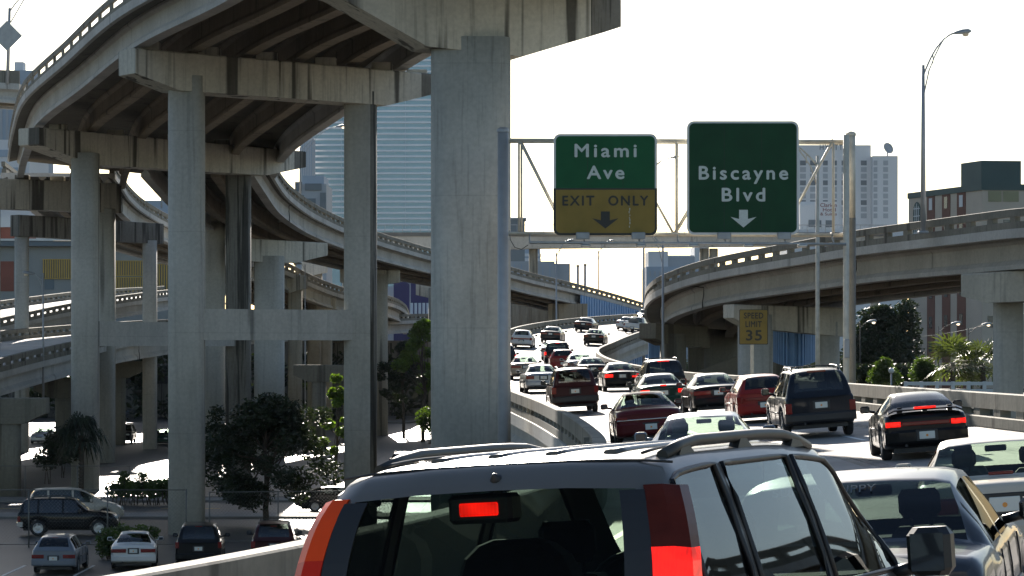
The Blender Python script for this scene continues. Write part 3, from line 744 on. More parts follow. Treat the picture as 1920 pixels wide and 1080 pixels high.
# ------------------------------------------------------------------ cars
# local axes of a car: x to its right, y forward, origin on the ground under the middle of the rear bumper
SPEC = {
 'sedan': dict(L=4.75, Wd=1.78, H=1.40, wide_rw=1, wb=2.72, ra=1.00, R=.32, tr=.72, rr=1.52, rf=2.72, wbs=3.42, bp=2.15, cp=1.30, ap=3.12,
   zt=[(0, .86), (.05, .94), (.16, .985), (.72, 1.02), (1.10, 1.22), (1.52, 1.365), (2.05, 1.40), (2.72, 1.375), (3.42, 1.00), (4.2, .86), (4.6, .72), (4.75, .58)],
   zb=[(0, .84), (.16, .93), (.8, .955), (2.2, .945), (3.4, .92), (4.2, .80), (4.6, .66), (4.75, .52)],
   wd=[(0, .78), (.07, .84), (.3, .875), (1.2, .89), (3.2, .885), (4.2, .85), (4.6, .74), (4.75, .60)],
   wt=[(0, .70), (.1, .74), (.72, .72), (1.52, .565), (2.7, .555), (3.42, .68), (4.2, .70), (4.75, .45)],
   zbot=[(0, .40), (.12, .30), (.5, .24), (4.3, .22), (4.75, .32)]),
 'coupe': dict(L=4.45, Wd=1.70, H=1.32, wide_rw=1, wb=2.50, ra=.95, R=.31, tr=.42, rr=1.42, rf=2.35, wbs=3.15, bp=2.0, cp=1.22, ap=2.85,
   zt=[(0, .84), (.05, .92), (.14, .965), (.42, .99), (.85, 1.17), (1.42, 1.30), (1.85, 1.325), (2.35, 1.30), (3.15, .96), (3.95, .82), (4.3, .68), (4.45, .55)],
   zb=[(0, .82), (.16, .90), (.8, .925), (2.2, .90), (3.15, .875), (3.95, .76), (4.3, .62), (4.45, .50)],
   wd=[(0, .76), (.08, .81), (.3, .84), (1.2, .85), (3.0, .84), (4.0, .81), (4.3, .70), (4.45, .56)],
   wt=[(0, .68), (.1, .72), (.42, .70), (1.42, .545), (2.35, .535), (3.15, .66), (4.0, .66), (4.45, .42)],
   zbot=[(0, .40), (.12, .28), (.5, .22), (4.0, .20), (4.45, .30)]),
 'suv': dict(L=4.60, Wd=1.80, H=1.74, wb=2.78, ra=.95, R=.37, tr=.05, rr=.42, rf=2.55, wbs=3.25, bp=2.08, cp=.95, ap=2.95,
   zt=[(0, 1.00), (.05, 1.10), (.16, 1.42), (.30, 1.63), (.42, 1.70), (.9, 1.735), (1.8, 1.74), (2.55, 1.69), (2.9, 1.42), (3.25, 1.16), (4.0, 1.08), (4.45, .95), (4.60, .72)],
   zb=[(0, 1.02), (.1, 1.075), (2.0, 1.07), (3.2, 1.06), (4.0, .99), (4.45, .86), (4.60, .66)],
   wd=[(0, .82), (.06, .865), (.3, .89), (2, .90), (3.6, .89), (4.35, .85), (4.60, .72)],
   wt=[(0, .76), (.05, .77), (.42, .665), (1.5, .66), (2.55, .65), (3.25, .74), (4.2, .74), (4.60, .56)],
   zbot=[(0, .48), (.12, .38), (.5, .32), (4.2, .30), (4.60, .42)]),
 'wagon': dict(L=4.45, Wd=1.72, H=1.46, wb=2.62, ra=.90, R=.31, tr=.05, rr=.55, rf=2.35, wbs=3.08, bp=1.95, cp=.98, ap=2.78,
   zt=[(0, .90), (.05, .97), (.2, 1.16), (.4, 1.35), (.55, 1.41), (1.2, 1.455), (1.8, 1.46), (2.35, 1.42), (3.08, 1.00), (3.9, .87), (4.3, .72), (4.45, .56)],
   zb=[(0, .89), (.1, .945), (2.0, .94), (3.05, .91), (3.9, .80), (4.3, .66), (4.45, .50)],
   wd=[(0, .77), (.07, .82), (.3, .85), (2, .86), (3.4, .85), (4.2, .79), (4.45, .62)],
   wt=[(0, .71), (.05, .72), (.55, .575), (1.5, .565), (2.35, .555), (3.08, .67), (3.9, .68), (4.45, .46)],
   zbot=[(0, .40), (.12, .30), (.5, .24), (4.0, .22), (4.45, .32)]),
 'van': dict(L=4.70, Wd=1.86, H=1.72, wb=2.85, ra=.95, R=.33, tr=.05, rr=.40, rf=2.55, wbs=3.70, bp=2.2, cp=1.0, ap=3.2,
   zt=[(0, .98), (.05, 1.07), (.18, 1.42), (.40, 1.66), (1.0, 1.715), (1.8, 1.72), (2.55, 1.66), (3.70, 1.08), (4.3, .92), (4.6, .76), (4.70, .60)],
   zb=[(0, .99), (.1, 1.04), (2.0, 1.03), (3.6, .99), (4.3, .85), (4.6, .7), (4.70, .54)],
   wd=[(0, .83), (.07, .88), (.3, .915), (2, .93), (3.8, .91), (4.4, .84), (4.70, .66)],
   wt=[(0, .78), (.05, .79), (.40, .68), (1.5, .67), (2.55, .66), (3.70, .74), (4.3, .72), (4.70, .5)],
   zbot=[(0, .40), (.12, .30), (.5, .25), (4.2, .22), (4.70, .32)]),
 'boxy': dict(L=4.80, Wd=1.80, H=1.39, wide_rw=1, wb=2.70, ra=1.05, R=.32, tr=.98, rr=1.42, rf=2.75, wbs=3.35, bp=2.12, cp=1.34, ap=3.10,
   zt=[(0, .88), (.05, .95), (.16, .985), (.98, 1.00), (1.22, 1.23), (1.42, 1.355), (2.05, 1.39), (2.75, 1.365), (3.35, 1.00), (4.3, .92), (4.7, .80), (4.80, .66)],
   zb=[(0, .86), (.16, .93), (.8, .945), (2.2, .94), (3.4, .93), (4.3, .87), (4.7, .74), (4.80, .6)],
   wd=[(0, .83), (.07, .87), (.3, .885), (1.2, .90), (3.2, .89), (4.4, .87), (4.7, .82), (4.80, .74)],
   wt=[(0, .78), (.1, .80), (.98, .76), (1.42, .645), (2.7, .625), (3.35, .74), (4.4, .78), (4.80, .6)],
   zbot=[(0, .40), (.12, .30), (.5, .24), (4.3, .22), (4.80, .36)]),
 'pickup': dict(L=5.1, Wd=1.80, H=1.66, wb=3.05, ra=1.05, R=.36, tr=2.02, rr=2.12, rf=3.05, wbs=3.72, bp=2.75, cp=2.2, ap=3.45,
   zt=[(0, .98), (.04, 1.03), (.10, 1.04), (1.95, 1.06), (2.02, 1.10), (2.12, 1.60), (2.5, 1.66), (3.05, 1.62), (3.72, 1.12), (4.6, 1.02), (4.95, .86), (5.1, .68)],
   zb=[(0, .97), (.1, 1.02), (2.0, 1.03), (3.7, 1.02), (4.6, .94), (4.95, .78), (5.1, .62)],
   wd=[(0, .84), (.05, .87), (.3, .885), (2, .89), (4, .88), (4.8, .83), (5.1, .68)],
   wt=[(0, .80), (.1, .83), (1.95, .83), (2.12, .66), (3.05, .63), (3.72, .73), (4.6, .73), (5.1, .52)],
   zbot=[(0, .52), (.12, .44), (.5, .40), (4.6, .36), (5.1, .46)]),
 'crossover': dict(L=4.45, Wd=1.75, H=1.66, wb=2.62, ra=.85, R=.34, tr=.03, rr=.33, rf=2.45, wbs=3.28, bp=1.90, cp=.92, ap=2.95,
   zt=[(0, .97), (.03, 1.03), (.12, 1.30), (.20, 1.47), (.27, 1.555), (.33, 1.60), (.42, 1.622), (.9, 1.640), (1.6, 1.640), (2.45, 1.60), (2.8, 1.36), (3.28, 1.08), (3.9, 1.00), (4.3, .86), (4.45, .68)],
   zb=[(0, .98), (.1, 1.02), (2.0, 1.01), (3.2, 1.0), (3.9, .92), (4.3, .78), (4.45, .60)],
   wd=[(0, .81), (.06, .845), (.3, .865), (2, .875), (3.5, .865), (4.2, .82), (4.45, .68)],
   wt=[(0, .78), (.05, .795), (.33, .675), (.6, .665), (1.6, .655), (2.45, .64), (3.28, .73), (4.0, .72), (4.45, .52)],
   zbot=[(0, .46), (.12, .36), (.5, .30), (4.0, .28), (4.45, .40)]),
}
def body_parts(S, fine=1):
    """lofted body: returns builders for paint and the panes"""
    f = {k: pchip(S[k]) for k in ('zt', 'zb', 'wd', 'wt', 'zbot')}
    ys = set()
    L = S['L']; n = int(L/.085*fine)
    for k in range(n+1): ys.add(round(L*k/n, 3))
    for k in (.012, .03, .055, .09, .13): ys.add(k); ys.add(round(L-k, 3))
    m = 9*fine
    for a, b in ((S['tr'], S['rr']), (S['rf'], S['wbs'])):
        for k in range(m+1): ys.add(round(a + (b-a)*k/m, 3))
    for k in ('bp', 'cp', 'ap'):
        ys.add(S[k] - .05); ys.add(S[k] + .05)
    wc = (S['ra'], S['ra'] + S['wb']); Ra = S['R'] + .075
    for c in wc:
        for k in range(-8, 9): ys.add(round(c + Ra*math.sin(math.pi/2*k/8), 3))
    ys = sorted(ys); ys = [y for i, y in enumerate(ys) if i == 0 or y - ys[i-1] > .006]
    H = 16
    def half(y):
        zt, zb, wd, wt, z0 = (f[k](y) for k in ('zt', 'zb', 'wd', 'wt', 'zbot'))
        ar = 0
        for c in wc:
            d = abs(y - c)
            if d < Ra: ar = max(ar, S['R']*.9 + math.sqrt(Ra*Ra - d*d))
        zl = max(z0, ar)
        kz = max(zb + .02, zt - .075); kw = min(wt, wd*.93)
        lz = max(kz + .004, zt - .03)
        P = [(0, zl), (.6*wd, zl), (.90*wd, zl + .005), (.965*wd, zl + .03), (.985*wd, zl + .07), (wd, zl + (zb-zl)*.45), (.998*wd, zl + (zb-zl)*.72), (.985*wd, zb - .07), (.965*wd, zb - .025), (.935*wd, zb + .005)]
        hw, hz = .935*wd, zb + .005
        P += [(hw + (kw-hw)*.5 + .012*min(1, max(0, kz-zb-.02)*8), hz + (kz-hz)*.5), (kw, kz), (kw - .035, lz), (kw*.80, zt - .008), (kw*.42, zt + .006), (0, zt + .010)]
        return P, zb, kz, zt
    rings = []; info = []
    for y in ys:
        P, zb, kz, zt = half(y); info.append((zb, kz, zt))
        rings.append([Vector((x, y, z)) for x, z in P] + [Vector((-x, y, z)) for x, z in reversed(P[1:-1])])
    n = len(rings[0])
    out = {k: MB() for k in ('body', 'rear_window', 'windscreen', 'side_window', 'quarter_window')}
    def part(i, j):
        y = (ys[i] + ys[i+1])/2
        k = j if j < H-1 else n - 1 - j          # half index
        if k in (9, 10):
            zb, kz, zt = info[i]; z2 = info[i+1]
            if min(kz - zb, z2[1]-z2[0]) > .10:
                if y < S['cp'] - .05 and S.get('quarter', 1) and y > S['tr'] + (S['rr']-S['tr'])*.62: return 'quarter_window'
                if S['cp'] + .05 < y < S['bp'] - .05 or S['bp'] + .05 < y < S['ap']: return 'side_window'
        if k >= 13 - 1 and k <= 14:
            if k == 12 and not S.get('wide_rw'): return 'body'
            if 'rw' in S: return 'rear_window' if S['rw'][0] < y < S['rw'][1] else ('windscreen' if S['rf'] + .06 < y < S['wbs'] - .06 else 'body')
            m1 = .10*(S['rr']-S['tr'])
            if S['tr'] + m1 < y < S['rr'] - m1*1.2: return 'rear_window'
            if k == 12 and y < S['rf']: return 'body'
            m1 = .07*(S['wbs']-S['rf'])
            if S['rf'] + m1 < y < S['wbs'] - m1: return 'windscreen'
        return 'body'
    vs = [p for r in rings for p in r]
    for i in range(len(ys)-1):
        for j in range(n):
            k = (j+1) % n
            mb = out[part(i, j)]
            o = len(mb.v); mb.v += [rings[i][j], rings[i][k], rings[i+1][k], rings[i+1][j]]
            mb.f.append([o, o+3, o+2, o+1]); mb.m.append(0); mb.s.append(True)
    b = out['body']
    for e, r in ((0, rings[0]), (1, rings[-1])):
        for j in range(H-1):
            a = [r[j], r[j+1], r[(n-j-1) % n] if j+1 < H-1 else r[j+1], r[(n-j) % n]]
            if j+1 >= H-1: a = [r[j], r[j+1], r[(n-j) % n]]
            if j == 0: a = [r[0], r[1], r[n-1]]
            o = len(b.v); b.v += a; q = list(range(o, o+len(a)))
            b.f.append(q if e == 0 else q[::-1]); b.m.append(0); b.s.append(False)
    return out, f, ys
def weld(me):
    bm = bmesh.new(); bm.from_mesh(me); bmesh.ops.remove_doubles(bm, verts=bm.verts, dist=.0015)
    bmesh.ops.recalc_face_normals(bm, faces=bm.faces); bm.to_mesh(me); bm.free(); me.update(); return me
def seat(mb, x, y, zc, wdt=.5, head=True, hgt=.62):
    mb.rbox(x-wdt/2, x+wdt/2, y-.25, y+.28, zc-.12, zc+.06, .05)
    b0 = [(x-wdt/2+.03, y-.14, zc), (x+wdt/2-.03, y-.14, zc), (x+wdt/2-.03, y-.02, zc), (x-wdt/2+.03, y-.02, zc)]
    rings = []
    for t, s in ((0, 1), (.3, 1.04), (.7, .96), (.92, .82), (1, .62)):
        rings.append([(x + (px-x)*s, py - .20*t, zc + hgt*t) for px, py, _ in b0])
    mb.loft(rings, True, True, 0, False)
    if head:
        mb.tube((x-.06, y-.26, zc+hgt-.05), (x-.06, y-.28, zc+hgt+.1), .012, n=6); mb.tube((x+.06, y-.26, zc+hgt-.05), (x+.06, y-.28, zc+hgt+.1), .012, n=6)
        mb.rbox(x-.13, x+.13, y-.34, y-.24, zc+hgt+.05, zc+hgt+.23, .04)
MESH = {}
def wheel_meshes(R):
    k = ('wheel', R)
    if k not in MESH:
        t = MB(); wd = .205
        t.lathe([(R*.62, .02), (R*.72, 0), (R*.93, .005), (R*.99, .035), (R, .07), (R, wd-.07), (R*.99, wd-.035), (R*.93, wd-.005), (R*.62, wd-.02)], (0, 0, 0), (1, 0, 0), 26)
        rm = MB(); rm.lathe([(0, .045), (R*.16, .03), (R*.20, .04), (R*.52, .05), (R*.60, .012), (R*.645, .012), (R*.645, .15)], (0, 0, 0), (1, 0, 0), 22)
        for q in range(5):
            a = q*2*math.pi/5; c = Vector((0, math.cos(a), math.sin(a))); s = Vector((0, -math.sin(a), math.cos(a)))
            rm.obox(c*R*.38 + Vector((.03, 0, 0)), c*R*.24, s*R*.07, Vector((.022, 0, 0)))
        MESH[k] = (t.mesh('tyre', M['tyre']), rm.mesh('rim', M['rim']))
    return MESH[k]

def make_type(kind, opt):
    """all meshes of one kind of car; opt: lamp shapes and extras. Cached by kind + variant"""
    key = (kind, opt.get('variant', ''))
    if key in MESH: return MESH[key]
    S = dict(SPEC[kind]); S.update(opt.get('spec', {}))
    fine = opt.get('fine', 1)
    P, f, ys = body_parts(S, fine)
    parts = []           # (name, mesh, material key, parent index or None, location)
    def put(name, mb, mk, parent=None, wld=False):
        me = mb.mesh(name, M.get(mk, M['black_trim'])); 
        if wld: weld(me)
        parts.append([name, me, mk, parent]); return len(parts)-1
    put('body', P['body'], 'PAINT', None, True)
    for nm, mk in (('rear_window', 'GLASSR'), ('windscreen', 'GLASSF'), ('side_window', 'GLASS'), ('quarter_window', 'GLASS')):
        if P[nm].f:
            if nm in ('side_window', 'quarter_window'):
                for sgn in (1, -1):
                    for lo, hi in ((0, S['bp']), (S['bp'], 99)):
                        mb = MB()
                        for q in range(0, len(P[nm].v), 4):
                            v = P[nm].v[q:q+4]; cx = sum(p.x for p in v); cyy = sum(p.y for p in v)/4
                            if cx*sgn > 0 and lo < cyy < hi: mb.add(v, [(0, 3, 2, 1)], 0, True)
                        if mb.f: put(nm, mb, mk, None, True)
            else: put(nm, P[nm], mk, None, True)
    # black trim lines: door seams, belt moulding and rubber strips
    for sgn in (1, -1):
        def side(y, frac):
            zb, wd, z0 = f['zb'](y), f['wd'](y), f['zbot'](y)
            z = z0 + (zb - z0)*frac
            return Vector((sgn*(wd*(1 if frac < .8 else .985) + .003), y, z))
        for y in (S['bp'], S['ap'] + .08, S['cp'] + .02):
            tb = MB(); tb.path([side(y, .20), side(y, .5), side(y, .75), side(y, .95)], .006, 5); put('door_seam', tb, 'black_trim')
    for sgn in (1, -1):
        pts = [Vector((sgn*(f['wd'](y) + .006), y, .28 + f['zb'](y)*.36)) for y in [S['ra']+S['R']+.14 + k*.2 for k in range(int((S['wb']-2*S['R']-.28)/.2)+1)]]
        mo = MB(); mo.path(pts, .018, 6); put('side_moulding', mo, opt.get('moulding', 'black_trim'))
    wb0 = f['wd'](.05)
    # bumpers
    z0, z1 = opt.get('bumper', (.36, .60))
    mb = MB(); rings = []
    for k in range(13):
        t = -1 + 2*k/12; x = t*(wb0 + .035); yb = -.075 + .10*abs(t)**4
        rings.append([Vector((x, yb + .02, z0)), Vector((x, yb, z0+.05)), Vector((x, yb, z1-.05)), Vector((x, yb + .03, z1)), Vector((x, yb + .22, z1-.01)), Vector((x, yb + .22, z0))])
    mb.loft(rings, True, True, 0, False); put('bumper', mb, opt.get('bumper_mat', 'PAINT'))
    mb = MB(); rings = []; L = S['L']; wf = f['wd'](L-.1)
    for k in range(13):
        t = -1 + 2*k/12; x = t*(wf + .03); yb = L + .06 - .22*abs(t)**3
        rings.append([Vector((x, yb, .34)), Vector((x, yb, .56)), Vector((x, yb-.3, .58)), Vector((x, yb-.3, .32))])
    mb.loft(rings, True, True); put('bumper', mb, opt.get('bumper_mat', 'PAINT'))
    for sgn in (1, -1):
        mb = MB(); zz = f['zt'](L-.14) - .10
        mb.rbox(sgn*wf*.66-.16, sgn*wf*.66+.16, L-.20, L+.0, zz-.07, zz+.06, .03); put('headlight', mb, 'HEAD')
    mb = MB(); zz = f['zt'](L-.12) - .12; mb.rbox(-wf*.38, wf*.38, L-.15, L+.012, zz-.07, zz+.05, .02); put('grille', mb, 'black_trim')
    # rear lamps: list of (x0, x1, z0, z1, depth along the side, material)
    for (x0, x1, a, b, dp, mk) in opt['lamps']:
        for sgn in (1, -1):
            mb = MB(); xs = sorted((sgn*x0, sgn*x1))
            rings = []
            for k in range(7):
                x = (xs[0] + (xs[1]-xs[0])*k/6)*1.012
                edge = abs(x)/wb0
                y0 = -.026 + max(0, edge - .86)*.18
                y1 = .06 if edge < .85 else dp
                rings.append([Vector((x, y0+.01, a)), Vector((x, y0, a+.02)), Vector((x, y0, b-.02)), Vector((x, y0+.015, b)), Vector((x, y1, b)), Vector((x, y1, a))])
            mb.loft(rings, True, True, 0, False); put('tail_lamp', mb, mk)
    if opt.get('bar'):
        x0, a, b, mk = opt['bar']; mb = MB(); mb.rbox(-x0, x0, -.02, .06, a, b, .012); put('reflector_bar', mb, mk)
    if opt.get('third'):
        x0, y, z, h, mk = opt['third']; mb = MB(); mb.rbox(-x0, x0, y-.03, y+.03, z, z+h, .01); put('third_brake_light', mb, mk)
    px, pz = opt.get('plate', (0, .72)); mb = MB(); py = opt.get('plate_y', -.03)
    mb.rbox(px-.155, px+.155, py, py+.03, pz-.075, pz+.075, .008)
    mb.disc((px, py-.002, pz-.005), (0, -1, 0), .026, 10, 1)
    me = mb.mesh('licence_plate', [M['plate'], M['plate_orange']]); parts.append(['licence_plate', me, 'plate', None])
    if opt.get('plate_recess', True):
        mb = MB(); mb.rbox(px-.22, px+.22, py+.016, py+.07, pz-.115, pz+.115, .01); put('plate_recess', mb, 'black_trim')
    # mirrors
    for sgn in (1, -1):
        y = S['ap'] - .12; mb = MB(); z = f['zb'](y) + .10 + opt.get('mirror_dz', 0); x = f['wd'](y)
        bx = sorted((sgn*(x+.03), sgn*(x+.23))); s = opt.get('mirror', 1.0)
        mb.rbox(bx[0], bx[1] if sgn > 0 else bx[1], y-.05, y+.09, z-.06, z+.09*s, .035); mb.tube((sgn*(x-.08), y+.03, z-.05), (sgn*(x+.06), y+.02, z-.02), .03, n=8)
        i = put('mirror', mb, opt.get('mirror_mat', 'PAINT'))
        mg = MB(); mg.box(bx[0]+.025, bx[1]-.025, y-.056, y-.049, z-.035, z+.09*s-.025); put('mirror_glass', mg, 'mirror', i)
    # interior
    mb = MB(); zb = f['zb'](S['bp']); wi = f['wd'](S['bp']) - .14
    mb.box(-wi, wi, S['tr']+.10, S['wbs']-.1, .36, .52)
    mb.rbox(-wi, wi, S['wbs']-.62, S['wbs']-.12, .5, zb-.01, .06)
    rs = S['rr'] + .05 if kind in ('sedan', 'coupe', 'boxy') else (S['cp'] + .25 if kind != 'pickup' else 2.35)
    if kind in ('sedan', 'coupe', 'boxy'): mb.box(-wi*.95, wi*.95, S['tr']+.12, rs-.10, zb-.10, zb-.06)
    if kind != 'pickup':
        mb.rbox(-wi*.95, wi*.95, rs-.12, rs+.05, .5, zb+.03, .04)
        if opt.get('rear_heads', True):
            for x in (-.36, .36): mb.rbox(x-.13, x+.13, rs-.13, rs-.04, zb+.02, zb+.17, .03)
    for x in (-.36, .36): seat(mb, x, S['bp']+.28, .52, .50, True, zb-.52+.09)
    mb.lathe([(.185, -.012), (.20, 0), (.185, .012), (.17, 0), (.185, -.012)], (-.36, S['wbs']-.68, zb-.03), (0, -.85, .5), 18)
    mb.rbox(-.12, .12, S['rf']+.13, S['rf']+.16, S['H']-.19, S['H']-.12, .015)
    put('interior', mb, opt.get('interior', 'interior'))
    # wheel wells and underside: dark
    mb = MB(); mb.box(-f['wd'](S['ra'])+.2, f['wd'](S['ra'])-.2, .25, L-.3, f['zbot'](L*.5)-.05, f['zbot'](L*.5)+.14)
    for c in (S['ra'], S['ra']+S['wb']): mb.tube((-.72, c, S['R']), (.72, c, S['R']), .05, n=8)
    mb.tube((-.42, -.05, z0-.03), (-.42, .5, z0-.04), .028, n=8); put('underbody', mb, 'black_trim')
    if opt.get('rack'):
        zr = S['H'] + .015; y0, y1 = opt['rack']
        for sgn in (1, -1):
            x = f['wt']((y0+y1)/2) - .07; mb = MB(); nseg = 10; pts = []
            for k in range(nseg+1):
                t = k/nseg; y = y0 + (y1-y0)*t; h = opt.get('rack_h', .075)*min(1, 5*t, 5*(1-t))**.6; pts.append((sgn*x, y, f['zt'](y) - .015 + h))
            mb.path(pts, opt.get('rack_r', .017), 8)
            for t in (.12, .5, .88):
                y = y0 + (y1-y0)*t; rr = opt.get('rack_r', .017); hh = opt.get('rack_h', .075); zf = f['zt'](y)
                mb.hexa([(sgn*x-rr, y-.10, zf-.03), (sgn*x+rr, y-.10, zf-.03), (sgn*x+rr, y+.10, zf-.03), (sgn*x-rr, y+.10, zf-.03), (sgn*x-rr*.8, y-.035, zf-.018+hh), (sgn*x+rr*.8, y-.035, zf-.018+hh), (sgn*x+rr*.8, y+.02, zf-.018+hh), (sgn*x-rr*.8, y+.02, zf-.018+hh)])
            put('roof_rail', mb, 'dark_steel')
        for y in () if opt.get('no_bars') else (y0 + (y1-y0)*.3, y0 + (y1-y0)*.72):
            mb = MB(); mb.path([(-x, y, f['zt'](y)+.06), (0, y, f['zt'](y)+.075), (x, y, f['zt'](y)+.06)], .014, 6); put('roof_bar', mb, 'dark_steel')
    if opt.get('spoiler'):
        z = f['zt'](.2); mb = MB(); rings = []
        for k in range(13):
            t = -1 + 2*k/12; x = t*.74; hh = .055*min(1, (1-abs(t))*6)
            rings.append([Vector((x, .02, z+hh-.03)), Vector((x, -.03, z+hh)), Vector((x, .10, z+hh+.035)), Vector((x, .24, z+hh+.01)), Vector((x, .22, z+hh-.03))])
        mb.loft(rings, True, True)
        for x in (-.5, 0, .5): mb.rbox(x-.05, x+.05, .06, .18, z-.03, z+.10, .01)
        put('spoiler', mb, 'PAINT')
    if opt.get('bed'):
        mb = MB(); z = 1.07; mb.box(-.74, .74, .12, 1.9, z-.012, z+.004); put('cargo_bed', mb, 'black_trim')
    for fn in opt.get('extra', []): fn(S, f, put)
    MESH[key] = (parts, S)
    return MESH[key]

def car(kind, opt, label, rear, yaw, col, z=None, roll=None, on=(), group=None, cat='car', name=None, glass='glass', pitch=0.0, mats=None):
    """place a car: rear = (px, Y) of the middle of its rear; yaw in degrees, to the right positive; on = part names whose lamps are lit"""
    parts, S = make_type(kind, opt)
    px, Y = rear; X = (px - 960)*Y/F
    if z is None:
        z, sl = roadz(X, Y + 1.5)
        if roll is None: roll = sl
    root = bpy.data.objects.new(name or {'suv': 'suv', 'crossover': 'suv', 'van': 'minivan', 'pickup': 'pickup_truck', 'wagon': 'hatchback_car'}.get(kind, 'car'), None)
    C.objects.link(root); root.empty_display_size = .3; root['_local'] = 1
    root.matrix_world = Matrix.Translation((X, Y, z)) @ Matrix.Rotation(-R(yaw), 4, 'Z') @ Matrix.Rotation(-(roll or 0), 4, 'Y') @ Matrix.Rotation(pitch, 4, 'X')
    tag(root, label, cat, group)
    rep = {'PAINT': col, 'GLASS': M[glass], 'GLASSR': M[glass], 'GLASSF': M['glass_clear'], 'HEAD': M['lamp_clear']}
    if mats: rep.update({k: M[v] if isinstance(v, str) else v for k, v in mats.items()})
    obs = []
    for nm, me, mk, par in parts:
        o = bpy.data.objects.new(nm, me); C.objects.link(o); o.parent = root if par is None else obs[par]
        m = rep.get(mk)
        if nm in rep: m = rep[nm]
        if nm in on: m = M['lamp_on']
        if m is not None:
            o.material_slots[0].link = 'OBJECT'; o.material_slots[0].material = m
        obs.append(o)
    tm, rm = wheel_meshes(S['R'])
    pf = {k: pchip(S[k]) for k in ('wd',)}
    for c in (S['ra'], S['ra']+S['wb']):
        for sgn in (1, -1):
            o = bpy.data.objects.new('wheel', tm); C.objects.link(o); o.parent = root
            x = S['Wd']/2 - .005
            o.location = (sgn*x, c, S['R']); o.rotation_euler = (0, 0, 0 if sgn < 0 else math.pi)
            r2 = bpy.data.objects.new('rim', rm); C.objects.link(r2); r2.parent = o
    return root
PC = {k: paint('car_paint_' + k, c, mt) for k, (c, mt) in dict(
    silver=((.36, .37, .38), .6), grey=((.10, .105, .115), .5), maroon=((.10, .009, .010), 0), red=((.24, .018, .014), 0), black=((.006, .0065, .007), 0), navy=((.008, .011, .018), 0),
    green=((.012, .036, .028), .2), white=((.62, .61, .58), 0), tan=((.32, .27, .21), .4), bluegrey=((.16, .20, .25), .4), darkred=((.035, .006, .007), 0), paleblue=((.17, .19, .22), .2), cream=((.54, .48, .39), 0), charcoal=((.018, .02, .022), 0), slate=((.045, .05, .06), .2), gunmetal=((.135, .128, .118), .2), darkgreen=((.012, .022, .020), .2)).items()}
# ---- variants
def O(**k): return k
V = {
 'sedan_corner': O(variant='corner', lamps=[(.46, .85, .70, .86, .16, 'lamp_red')], plate=(0, .77), third=(.13, .86, 1.03, .035, 'lamp_red')),
 'sedan_wide': O(variant='wide', lamps=[(.28, .85, .70, .84, .18, 'lamp_red')], plate=(0, .76), third=(.10, .86, 1.03, .03, 'lamp_red')),
 'sedan_bar': O(variant='bar', lamps=[(.55, .86, .72, .80, .12, 'lamp_red')], bar=(.84, .70, .735, 'chrome'), plate=(.05, .52), plate_y=-.09, bumper=(.34, .64), third=(.16, .88, 1.05, .03, 'lamp_red')),
 'sedan_round': O(variant='round', lamps=[(.52, .84, .70, .84, .14, 'lamp_red')], plate=(0, .72), third=(.11, .10, .96, .05, 'lamp_red'), spec=dict(H=1.38)),
 'coupe_bar': O(variant='wing', lamps=[(.50, .79, .69, .79, .12, 'lamp_red')], bar=(.48, .70, .78, 'lamp_red'), plate=(0, .50), plate_y=-.10, bumper=(.34, .62), spoiler=True, third=(.22, -.01, 1.03, .045, 'lamp_red')),
 'suv_rack': O(variant='rack', lamps=[(.72, .88, .78, 1.04, .14, 'lamp_red')], plate=(0, .86), bumper=(.44, .68), bumper_mat='black_trim', rack=(.5, 2.4), third=(.13, .30, 1.60, .035, 'lamp_red'), mirror_mat='black_trim', mirror=1.25),
 'suv_bar': O(variant='bar', lamps=[(.72, .88, .66, .92, .14, 'lamp_red')], plate=(.02, .84), bumper=(.42, .66), bumper_mat='black_trim', rack=(.45, 2.5), third=(.24, .36, 1.66, .05, 'lamp_red'), mirror_mat='black_trim', mirror=1.25),
 'wagon': O(variant='plain', lamps=[(.64, .84, .64, .84, .14, 'lamp_red')], bar=(.62, .70, .80, 'lamp_red'), plate=(0, .56), plate_y=-.09, bumper=(.34, .60), bumper_mat='PAINT', third=(.12, .48, 1.37, .03, 'lamp_red')),
 'van': O(variant='plain', lamps=[(.76, .90, .80, 1.04, .14, 'lamp_red')], plate=(0, .78), bumper=(.34, .60), third=(.14, .34, 1.62, .03, 'lamp_red')),
 'pickup': O(variant='plain', lamps=[(.74, .88, .72, .96, .10, 'lamp_red')], plate=(0, .56), plate_y=-.10, bumper=(.46, .64), bumper_mat='chrome', bed=True, rear_heads=False),
}
Gq = 'cars queueing on the jammed road'
RD = {}
def rd(kind, var, label, px, Y, col, yaw=None, dy=0.0, **k):
    yw = road_head(Y+2) if yaw is None else yaw
    RD[px] = car(kind, V[var], label, (px, Y), yw, PC[col] if isinstance(col, str) else col, group=Gq, **k)
    return RD[px]
rd('sedan', 'sedan_corner', 'bluish silver sedan partly hidden behind the roof rack of the near crossover', 1322, 42, 'bluegrey', 5, z=6.30, roll=.06, glass='glass_clear', mats={'interior': 'interior_grey'})
rd('coupe', 'coupe_bar', 'glossy black coupe with rear wing and lit full-width red tail lights', 1741, 57, 'black', 2.2, on=('tail_lamp', 'third_brake_light'), glass='glass_dark')
rd('suv', 'suv_bar', 'large black sport utility vehicle with roof rails right of the red hatchback', 1543, 71.5, 'navy', -1.8, glass='glass_dark')
rd('sedan', 'sedan_bar', 'maroon sedan with a chrome strip across its tail, alone in the left lane', 1220, 74.5, 'maroon', -.6, glass='glass')
rd('wagon', 'wagon', 'bright red hatchback half hidden by the large black sport utility vehicle', 1437, 86, 'red', -1.5, glass='glass_dark')
rd('sedan', 'sedan_wide', 'glossy black sedan with wide red tail lights, left of the red hatchback', 1350, 97.5, 'black', -2.8)
